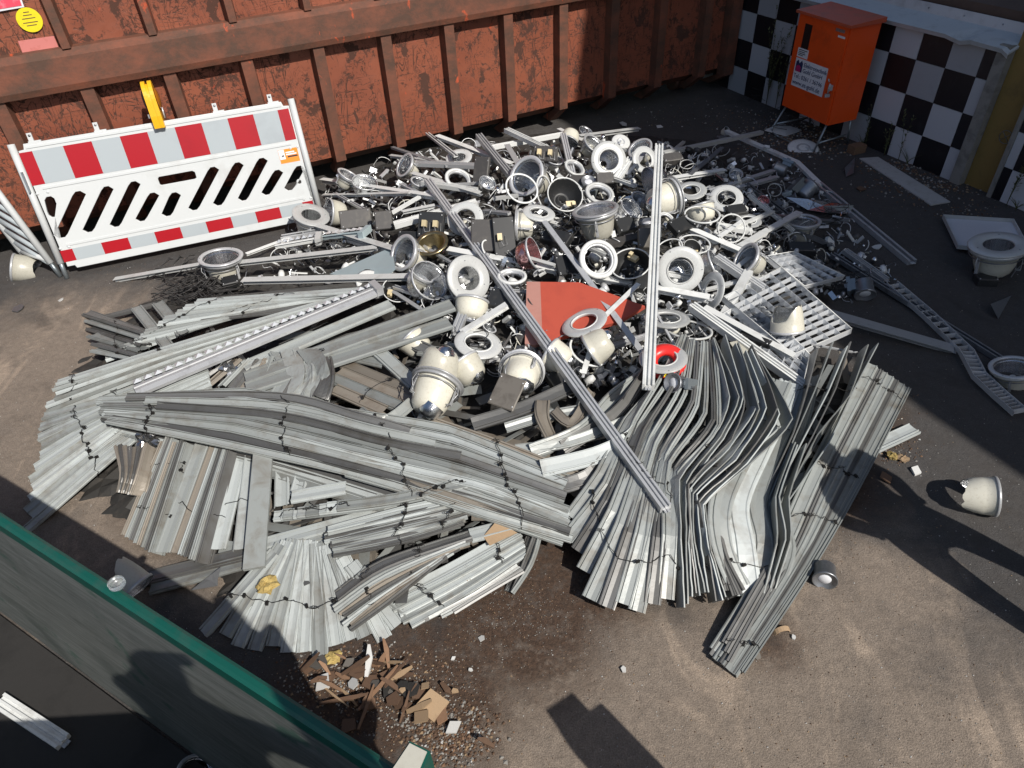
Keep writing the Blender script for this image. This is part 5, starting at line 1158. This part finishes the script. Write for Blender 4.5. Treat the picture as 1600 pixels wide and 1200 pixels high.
# red board
q = [S(823,441,.12), S(905,442,.16), S(1008,480,.17), S(965,500,.12), S(905,520,.10), S(835,539,.08), S(820,537,.08)]
rb_ = empty('red_board', (q[0].x, q[0].y, 0), 'broken orange-red board with faded pink edge in the middle of the heap', 'board')
nrm = (q[2]-q[0]).cross(q[5]-q[0]).normalized(); nrm = nrm if nrm.z > 0 else -nrm
q = [on_plane(x, y, q[0], nrm) for x, y in ((823,440),(905,441),(1008,478),(968,502),(915,516),(836,539),(820,537))]
e0, e1 = q[0].lerp(q[1], .26), q[5].lerp(q[4], .15)
mb = MB(); mb.prism([e0, q[1], q[2], q[3], q[4], e1], -nrm*.03); mb.build('red_face', M['redboard'], rb_)
mb = MB(); mb.prism([q[0], e0, e1, q[5], q[6]], -nrm*.03); mb.build('faded_edge', M['pinkboard'], rb_)
# red plastic ring
mb = MB(); c = S(1040, 566, .24); vd = ray(1040,566).normalized(); ax = (Vector((0,0,1))*.8-vd*.6).normalized()
mb.lathe([(.045,.0),(.05,.02),(.085,.03),(.118,.015),(.12,0),(.05,-.008)], 36, closed=True, mat=Matrix.Translation(c) @ ax.to_track_quat('Z','Y').to_matrix().to_4x4()); rr = tag(mb.build('red_ring', M['redplastic']), 'bright red plastic ring with a yellow warning mark at the end of the upright rail', 'ring')
mb = MB(); w0 = S(1037, 589, .262); mb.prism([w0, w0+Vector((.03,0,0)), w0+Vector((.015,.025,.004))], (0,0,.001)); o = mb.build('warning_mark', M['yellowsticker'], origin=rr.location); o.parent = rr; o.location = (0,0,0)

# ------------------------------------------------------------------ sheets, foil, boards
def sheet(name, pts, th, mat, label, cat, zs=None, group=None):
    P = [S(p[0], p[1], p[2]) for p in pts]; c = sum(P, Vector())/len(P)
    mb = MB(); k = len(P); mb.v += P + [c] + [p-Vector((0,0,th)) for p in P] + [c-Vector((0,0,th))]
    for i in range(k): j = (i+1) % k; mb.face((i, j, k)); mb.face((k+1+j, k+1+i, 2*k+1)); mb.face((i, k+1+i, k+1+j, j))
    return tag(mb.build(name, M[mat]), label, cat, group)
sheet('shiny_foil_strip', [(1228,308,.05),(1262,311,.08),(1300,316,.05),(1334,321,.05),(1328,334,.02),(1290,332,.05),(1262,328,.03)], .003, 'chrome', 'shiny crumpled mirror strip lying in the shade near the spotlight', 'foil strip')
sheet('pale_blue_sheet', [(515,428,.07),(612,386,.10),(618,420,.11),(600,438,.09)], .004, 'cobalt', 'pale blue triangular sheet with a crack left of the mirror lamp', 'sheet')
sheet('white_board', [(1343,247,.012),(1372,245,.012),(1485,315,.012),(1455,320,.012)], .01, 'board', 'long white board lying on the yard before the chequered wall', 'board')
tr = empty('white_tray', G(1540,360), 'white sheet metal tray with folded edge at the right', 'tray')
T_ = [G(1472,340,.04), G(1582,347,.16), G(1612,402,.10), G(1495,388,.03)]
mb = MB(); mb.prism(T_, (0,0,-.004)); mb.build('tray_floor', M['tilew'], tr)
for i in range(4):
    a, b = T_[i], T_[(i+1) % 4]; mb = MB(); mb.prism([a, b, b+Vector((0,0,.03)), a+Vector((0,0,.03))], ((b-a).cross(Vector((0,0,1))).normalized())*.005); mb.build('folded_edge', M['white'], tr)
mb = MB(); mb.box(G(1337,238)+Vector((0,0,.04)), (.15,.10,.08), Matrix.Rotation(rad(20), 3, 'Z')); tag(mb.build('wooden_block', M['wood']), 'small wooden block beside the right cabinet leg', 'block')
sheet('grey_offcut', [(1320,262,.04),(1336,246,.05),(1334,270,.03),(1322,276,.012)], .004, 'steel', 'folded grey sheet metal offcut upright below the wooden block', 'offcut')
sheet('grey_board', [(1195,203,.03),(1220,192,.03),(1253,203,.012),(1228,212,.012)], .008, 'board', 'square pale board on the rubble left of the cabinet legs', 'board')
sheet('metal_shard', [(1548,475,.08),(1580,462,.02),(1560,498,.012)], .003, 'steel', 'dark pointed metal shard at the right edge', 'shard')
sheet('folded_tray_side', [(1140,535,.16),(1168,528,.16),(1192,600,.12),(1188,606,.05)], .006, 'cream', 'cream folded tray side standing under the rails over the grids', 'tray')
sheet('grey_flashing', [(298,922,.012),(320,905,.05),(345,886,.07),(340,905,.03),(340,915,.012)], .003, 'steel', 'curved dark sheet scrap on the sand before the ground fan', 'scrap')
sheet('white_slip', [(1205,872,.08),(1210,866,.08),(1213,874,.08)], .002, 'sign', 'tiny white slip stuck on the broad shiny slats', 'paper') if 0 else None
def crumple(name, px, py, r, mat, label, cat, dz=.05, seed=1, flat=.6):
    rnd = random.Random(seed); P = S(px, py, dz); r = r*dist(P)/F; mb = MB(); n = 12
    for j in range(7):
        th = PI*j/6
        for i in range(n): k = r*rnd.uniform(.45, 1.2); mb.v.append(P+Vector((k*math.sin(th)*math.cos(2*PI*i/n), k*math.sin(th)*math.sin(2*PI*i/n), k*flat*math.cos(th))))
    for j in range(6):
        for i in range(n): mb.face((j*n+i, (j+1)*n+i, (j+1)*n+(i+1)%n, j*n+(i+1)%n))
    return tag(mb.build(name, M[mat]), label, cat)
crumple('crumpled_foil', 230,690,25,'foil','crumpled foil duct end under the crossing bundle, left','foil')
crumple('crumpled_foil', 358,575,16,'foil','crinkled foil scrap beneath the mirror-toothed fitting','foil', .07, 3)
crumple('mineral_wool', 417,915,19,'wool','yellow mineral wool tuft on the ground fan','insulation', .04, 4, .5)
crumple('mineral_wool', 1394,712,9,'wool','small yellow wool tuft right of the long grey beam','insulation', .02, 5, .5)
crumple('mineral_wool', 520,1028,14,'wool','dirty yellow wool scrap below the ground fan','insulation', .01, 6, .3)
crumple('paper_scrap', 733,905,9,'card','torn pinkish paper on the pale slats above the brown rubble','paper', .05, 7, .5)
crumple('card_scrap', 1410,716,10,'card','brown card lump beside the small yellow wool tuft','card', .01, 8, .4)
sheet('tan_card', [(755,838,.10),(775,815,.11),(808,832,.10),(765,852,.10)], .004, 'card', 'tan card piece on the slats above the brown rubble', 'card')
sheet('plaster_chip', [(1424,730,.02),(1434,727,.02),(1440,738,.012),(1430,742,.012)], .015, 'board', 'broken brick-coloured plaster chip right of the beam', 'chip')
sheet('blue_paper', [(413,985,.012),(420,978,.012),(428,985,.012),(420,992,.012)], .001, 'cobalt', 'small blue paper dot on the ground fan', 'paper')
# curled wooden strip on the asphalt
mb = MB(); c = G(1222, 993); rings = []
for a in range(9):
    t = PI*(a/8)*.9; p = c+Vector((.04*math.cos(t), .02*math.cos(t*.5), .003+.03*math.sin(t))); rings.append([p+Vector((0,-.012,0)), p+Vector((0,.012,0)), p+Vector((0,.012,.003)), p+Vector((0,-.012,.003))])
mb.loft(rings); tag(mb.build('curled_strip', M['card']), 'small curled tan strip on the asphalt right of the fan', 'strip')

# debris at the bottom edge: wood splinters and board pieces, each its own object
rnd = random.Random(11)
WOOD = 'splinters in the rubble by the skip'
def splinter(x1, y1, x2, y2, w, mat, label, d1=.015, d2=.05, name='wood_splinter', cat='splinter'):
    a, b = G(x1, y1, d1), G(x2, y2, d2); t = (b-a).normalized(); s_ = t.cross(Vector((0,0,1))).normalized()*w/2; u = Vector((0,0,w*.45))
    mb = MB(); mid = a.lerp(b, .6)+s_*.3; mb.loft([[a-s_*.5, a+s_*.5, a+s_*.5+u, a-s_*.5+u], [mid-s_, mid+s_, mid+s_+u, mid-s_+u], [b-s_*.6, b+s_*.2, b+s_*.2+u*.6, b-s_*.6+u*.6]])
    return tag(mb.build(name, M[mat]), label, cat, WOOD)
splinter(608,1045,600,998,.022,'wood','upright brown splinter at the right of the rubble by the skip')
splinter(573,1060,578,1008,.030,'board','white pointed board splinter standing in the rubble')
splinter(560,1110,622,1040,.018,'wood','long reddish splinter slanting up right in the rubble')
splinter(575,1090,640,1030,.014,'woodd','thin dark splinter beside the long reddish one')
splinter(500,1100,575,1085,.02,'woodd','dark splinter lying level low in the rubble')
splinter(590,1042,602,1022,.025,'wood','short orange splinter next to the white pointed one')
splinter(490,1060,545,1105,.010,'card','thin pale strip crossing the white tile piece')
splinter(560,1140,585,1070,.016,'wood','splinter pointing toward the green skip rim')
splinter(470,1050,500,1020,.02,'woodd','dark splinter below the ground fan')
splinter(625,1130,640,1080,.012,'woodd','dark splinter left of the tan board pieces')
def chunk(px, py, r, mat, label, h=.02, seed=0, name='board_fragment', cat='fragment'):
    rn_ = random.Random(seed+px); P = G(px, py, h); r = r*dist(P)/F; k = rn_.randint(4, 6); a0 = rn_.uniform(0, 6)
    tx, ty = rn_.uniform(-.3,.3), rn_.uniform(-.3,.3)
    pts = [P+Vector((r*rn_.uniform(.6,1.15)*math.cos(a0+2*PI*i/k), r*rn_.uniform(.6,1.15)*math.sin(a0+2*PI*i/k), 0)) for i in range(k)]
    for p in pts: p.z += (p.x-P.x)*tx+(p.y-P.y)*ty
    mb = MB(); mb.prism(pts, (0,0,-.008)); return tag(mb.build(name, M[mat]), label, cat, WOOD)
chunk(503,1064,18,'board','white tile piece in the rubble by the skip', .03)
chunk(551,1067,11,'board','small white tile piece right of the larger one', .03)
chunk(675,1100,24,'card','tan board fragment at the right of the rubble', .03)
chunk(660,1120,18,'card','second tan board fragment just below the first', .04)
chunk(690,1118,14,'wood','brown board fragment touching the tan ones', .02)
chunk(708,1136,14,'board','white ragged plaster piece at the right end of the rubble', .03)
chunk(585,1035,12,'wood','reddish chip by the white pointed splinter', .02)
chunk(560,1045,14,'woodd','dark chip left of the white pointed splinter', .03)
chunk(545,1035,12,'geargrey','grey rounded chip left in the rubble', .03)
chunk(480,1040,14,'woodd','dark chip under the fan edge', .01)
chunk(753,996,6,'board','white chip on the brown earth', .01); chunk(975,1045,6,'board','white flake on the sunny asphalt', .01)
chunk(708,1028,4,'board','tiny white flake right of the rubble', .01); chunk(735,1046,4,'board','tiny white flake on brown earth lower', .01)
chunk(30,480,10,'steel','small grey fitting on the asphalt at the left border', .02); chunk(95,468,5,'board','white flake on asphalt below the barrier foot', .01)
chunk(975,193,8,'board','white block scrap beyond the heap on dark asphalt', .03); chunk(1345,294,9,'woodd','dark stone near the white board', .02)
chunk(1030,197,6,'board','pale flake beyond the heap top', .01); chunk(1370,385,8,'board','pale flake on dark asphalt left of the tray', .01)
chunk(1182,1023,7,'geargrey','dark leaf-like chip right of the long beam end', .01); chunk(1240,995,4,'board','pale bit beside the curled strip', .01)
chunk(1385,745,12,'woodd','brown lump next to the beam', .02); chunk(1290,842,5,'card','tan splinter chip left of the spotlight', .01)
chunk(1260,668,8,'card','card chip under the beam', .03)

for i in range(46):
    x = rnd.gauss(590, 75); y = 1050 + (x-590)*.35 + rnd.gauss(8, 26)
    if y < 1010+abs(x-560)*.1 or y > 1180: continue
    if i % 2: splinter(x, y, x+rnd.uniform(-45,45), y+rnd.uniform(-30,30), rnd.uniform(.010,.028), rnd.choice(('wood','woodd','woodd','card')), 'broken wood splinter mixed into the rubble pile by the skip', .012, rnd.uniform(.012,.06))
    else: chunk(x, y, rnd.uniform(6,17), rnd.choice(('woodd','woodd','card','geargrey','core')), 'dark board fragment mixed into the rubble pile by the skip', rnd.uniform(.012,.04), i)
# ------------------------------------------------------------------ stuff: cables, small scrap, gravel
def inpoly_px(poly):
    xs = [p[0] for p in poly]; ys = [p[1] for p in poly]; pv = [Vector(p) for p in poly]
    while True:
        p = Vector((random.uniform(min(xs), max(xs)), random.uniform(min(ys), max(ys))))
        if inside(p, pv): return p
LP = [(500,300),(600,245),(760,222),(900,208),(1060,222),(1150,260),(1240,335),(1300,430),(1240,440),(1130,470),(1080,580),(960,600),(820,610),(720,540),(640,480),(560,440),(400,440),(440,380)]
def rrot(): return Matrix.Rotation(random.uniform(0,6.3), 3, 'Z') @ Matrix.Rotation(random.uniform(-1.2,1.2), 3, 'X') @ Matrix.Rotation(random.uniform(-1.2,1.2), 3, 'Y')
mats = [M['white'], M['alu'], M['black'], M['chrome'], M['cream'], M['steel'], M['gear'], M['frost']]
mb = MB()
LP2 = [(1080,225),(1200,225),(1290,300),(1400,440),(1340,480),(1230,440),(1120,300)]
for i in range(3300):
    p = inpoly_px(LP if i < 2900 else LP2); P = S(p.x, p.y, random.uniform(-.05, .05)); R_ = rrot(); k = random.random(); mi = random.choices(range(8), (7,6,3,4,1.2,3,2.5,3))[0]
    if k < .35: mb.box(P, (random.uniform(.02,.14), random.uniform(.01,.03), random.uniform(.002,.02)), R_, mi)
    elif k < .5: mb.tube([P + R_@Vector((a*.02-.05, .02*math.sin(a*1.3+i), 0)) for a in range(6)], .002, 4, mi)
    elif k < .66:
        r = random.uniform(.03,.09); a0 = random.uniform(0,6); mb.tube([P + R_@Vector((r*math.cos(a0+a*.35), r*math.sin(a0+a*.35), 0)) for a in range(random.randint(6,18))], .0035, 5, mi)
    elif k < .80:
        n = len(mb.v); s_ = random.uniform(.02,.06); mb.v += [P + R_@Vector((random.uniform(-s_,s_), random.uniform(-s_,s_), random.uniform(-.008,.008))) for _ in range(4)]; mb.face((n,n+1,n+2), mi); mb.face((n,n+2,n+3), mi)
    elif k < .92: mb.lathe([(0,.02),(.014,.02),(.02,.0),(.018,-.03),(0,-.03)], 10, mi, mat=Matrix.Translation(P) @ R_.to_4x4() @ Matrix.Scale(random.uniform(.6,1.6), 4))
    else: mb.box(P, (random.uniform(.03,.08), random.uniform(.03,.06), random.uniform(.01,.04)), R_, mi)
tag(mb.build('small_lamp_scrap', mats), 'countless small clips, sockets, wires and mirror bits filling the lamp heap', 'scrap', kind='stuff')
SPL = [(130,640),(330,520),(500,490),(640,520),(720,600),(820,620),(1000,640),(1180,600),(1330,560),(1330,640),(1200,800),(1060,820),(900,780),(780,860),(560,900),(420,880),(260,800)]
mb = MB()
for i in range(420):
    p = inpoly_px(SPL); P = S(p.x, p.y, random.uniform(-.05, .01)); R_ = Matrix.Rotation(random.uniform(0,6.3), 3, 'Z') @ Matrix.Rotation(random.uniform(-.5,.5), 3, 'X'); L = random.uniform(.1,.5)
    mb.box(P, (L, random.uniform(.02,.07), .002), R_, random.choice((0,0,1,2)))
tag(mb.build('buried_slat_scrap', [M['slatg'], M['slat'], M['slatb']]), 'torn slat pieces buried between the bundles', 'scrap', kind='stuff')
mb = MB()
for i in range(90):
    x0, y0 = random.uniform(225,330), random.uniform(420,470); pts = []; a = random.uniform(-.5,1.0)
    P = S(x0, y0, random.uniform(.0,.07))
    for q in range(9): pts.append(P + Vector((q*.045*math.cos(a)+.03*math.sin(q*1.1+i), q*.045*math.sin(a)+.03*math.cos(q*.9+i*2), .03*math.sin(q*.8+i))))
    mb.tube(pts, random.choice((.0035,.005,.003)), 5)
for (x, y, n) in ((520,395,18),(860,350,14),(1030,400,12),(720,520,10),(1320,440,16),(1300,330,8),(1200,150,10),(1240,190,14)):
    for i in range(n):
        P = S(x+random.uniform(-30,30), y+random.uniform(-14,14), random.uniform(.02,.1)); r = random.uniform(.04,.16); a0 = random.uniform(0,6); tz = random.uniform(-.4,.4)
        mb.tube([P+Vector((r*math.cos(a0+a*.4), r*.7*math.sin(a0+a*.4), tz*r*math.cos(a*.4)+.002*a)) for a in range(random.randint(6,14))], .003, 4)
tag(mb.build('cable_tangle', M['cable']), 'tangles of thin dark cable in and around the heap', 'cable', kind='stuff')
mb = MB(); rnd = random.Random(5)
def pebble(P, r, mi):
    k = len(mb.v); a = rnd.uniform(0,6)
    for q in range(4): mb.v.append(P+Vector((r*math.cos(a+q*1.57)*rnd.uniform(.6,1.2), r*math.sin(a+q*1.57)*rnd.uniform(.6,1.2), -r*.2)))
    mb.v.append(P+Vector((0,0,r*rnd.uniform(.3,.8))))
    for q in range(4): mb.face((k+q, k+(q+1)%4, k+4), mi)
for i in range(5200):
    x, y = rnd.uniform(-40,1640), rnd.uniform(130,1220); P = G(x, y, .002); pebble(P, rnd.uniform(.0015,.0045), rnd.choice((0,0,1,1,2,3)))
for (x, y, sx, sy, n, rm) in ((800,960,110,70,900,.004),(640,1090,90,60,1300,.006),(540,1060,90,50,1100,.009),(1250,215,75,30,1100,.020),(1450,290,70,20,600,.018),(1400,262,60,10,300,.02),(1340,640,60,50,500,.007),(1400,705,30,20,160,.010),(300,770,50,40,300,.006),(240,430,120,30,200,.005),(1500,330,60,15,150,.012),(1180,185,60,25,250,.012),(1050,180,150,20,200,.010),(1300,860,50,60,120,.004),(700,1150,60,40,900,.012)):
    for i in range(n):
        P = G(rnd.gauss(x, sx*.6), rnd.gauss(y, sy*.6), .003); pebble(P, rnd.uniform(.002, rm), rnd.choices((0,1,2,3,4), (3,5,.35,1,1))[0])
tag(mb.build('gravel', [M['concrete'], M['woodd'], M['board'], M['card'], M['wood']]), 'gravel, plaster crumbs and wood chips scattered on the yard', 'gravel', kind='stuff')

# ------------------------------------------------------------------ weeds on the wall
def weed(i, label, h, z=0, n=2, tuft=False):
    P = WP(i, .02, z); root = empty('weed', P, label, 'plant', 'weeds along the chequered wall'); mb = MB(); lf = MB()
    for s_ in range(n if not tuft else 14):
        a = random.uniform(-.25,.25) if not tuft else random.uniform(-1.1,1.1); hh = h*random.uniform(.6,1); pts = []
        for q in range(6):
            t = q/5; pts.append(P+WD*(a*hh*t*t)+WN*(.02+.03*t*random.uniform(.5,1))+Vector((0,0,hh*t)))
        mb.tube(pts, [.003*(1-q/7) for q in range(6)], 4)
        if not tuft:
            for q in range(int(hh*50)):
                t = random.uniform(.25,1); b = pts[min(int(t*5),4)].lerp(pts[min(int(t*5),4)+1], t*5-int(t*5) if t < 1 else 1); d = Vector((random.uniform(-1,1), random.uniform(-1,1), random.uniform(.2,1))).normalized()*random.uniform(.02,.05); w_ = d.cross(Vector((0,0,1))).normalized()*.006
                k = len(lf.v); lf.v += [b, b+d*.5+w_, b+d, b+d*.5-w_]; lf.face((k,k+1,k+2,k+3))
    mb.build('stem', M['leaf'], root)
    if lf.v: tag(lf.build('leaf', M['leaf'], root), kind='stuff')
weed(-4.6, 'tall spindly weed climbing the chequered wall left of the cabinet', 1.25, 0, 6)
weed(-4.1, 'shorter weed leaning beside the tall one left of the cabinet', .9, 0, 3)
weed(1.55, 'thin weed with seed heads on the third tile column right of the cabinet', .62, 0, 2)
weed(.2, 'dry weed in front of the dark blue tile next to the cabinet', .45, 0, 2)
weed(1.0, 'low pair of weeds under the middle white tile', .35, 0, 3)
weed(1.9, 'green grass tuft at the wall foot left of the concrete post', .16, 0, 2, True)
weed(.05, 'grass tuft at the wall foot behind the wooden block', .12, 0, 2, True)
weed(5.3, 'weed growing at the second chequered wall piece', .55, 0, 4)
weed(5.6, 'grass tuft at the right border below the second wall piece', .12, 0, 2, True)
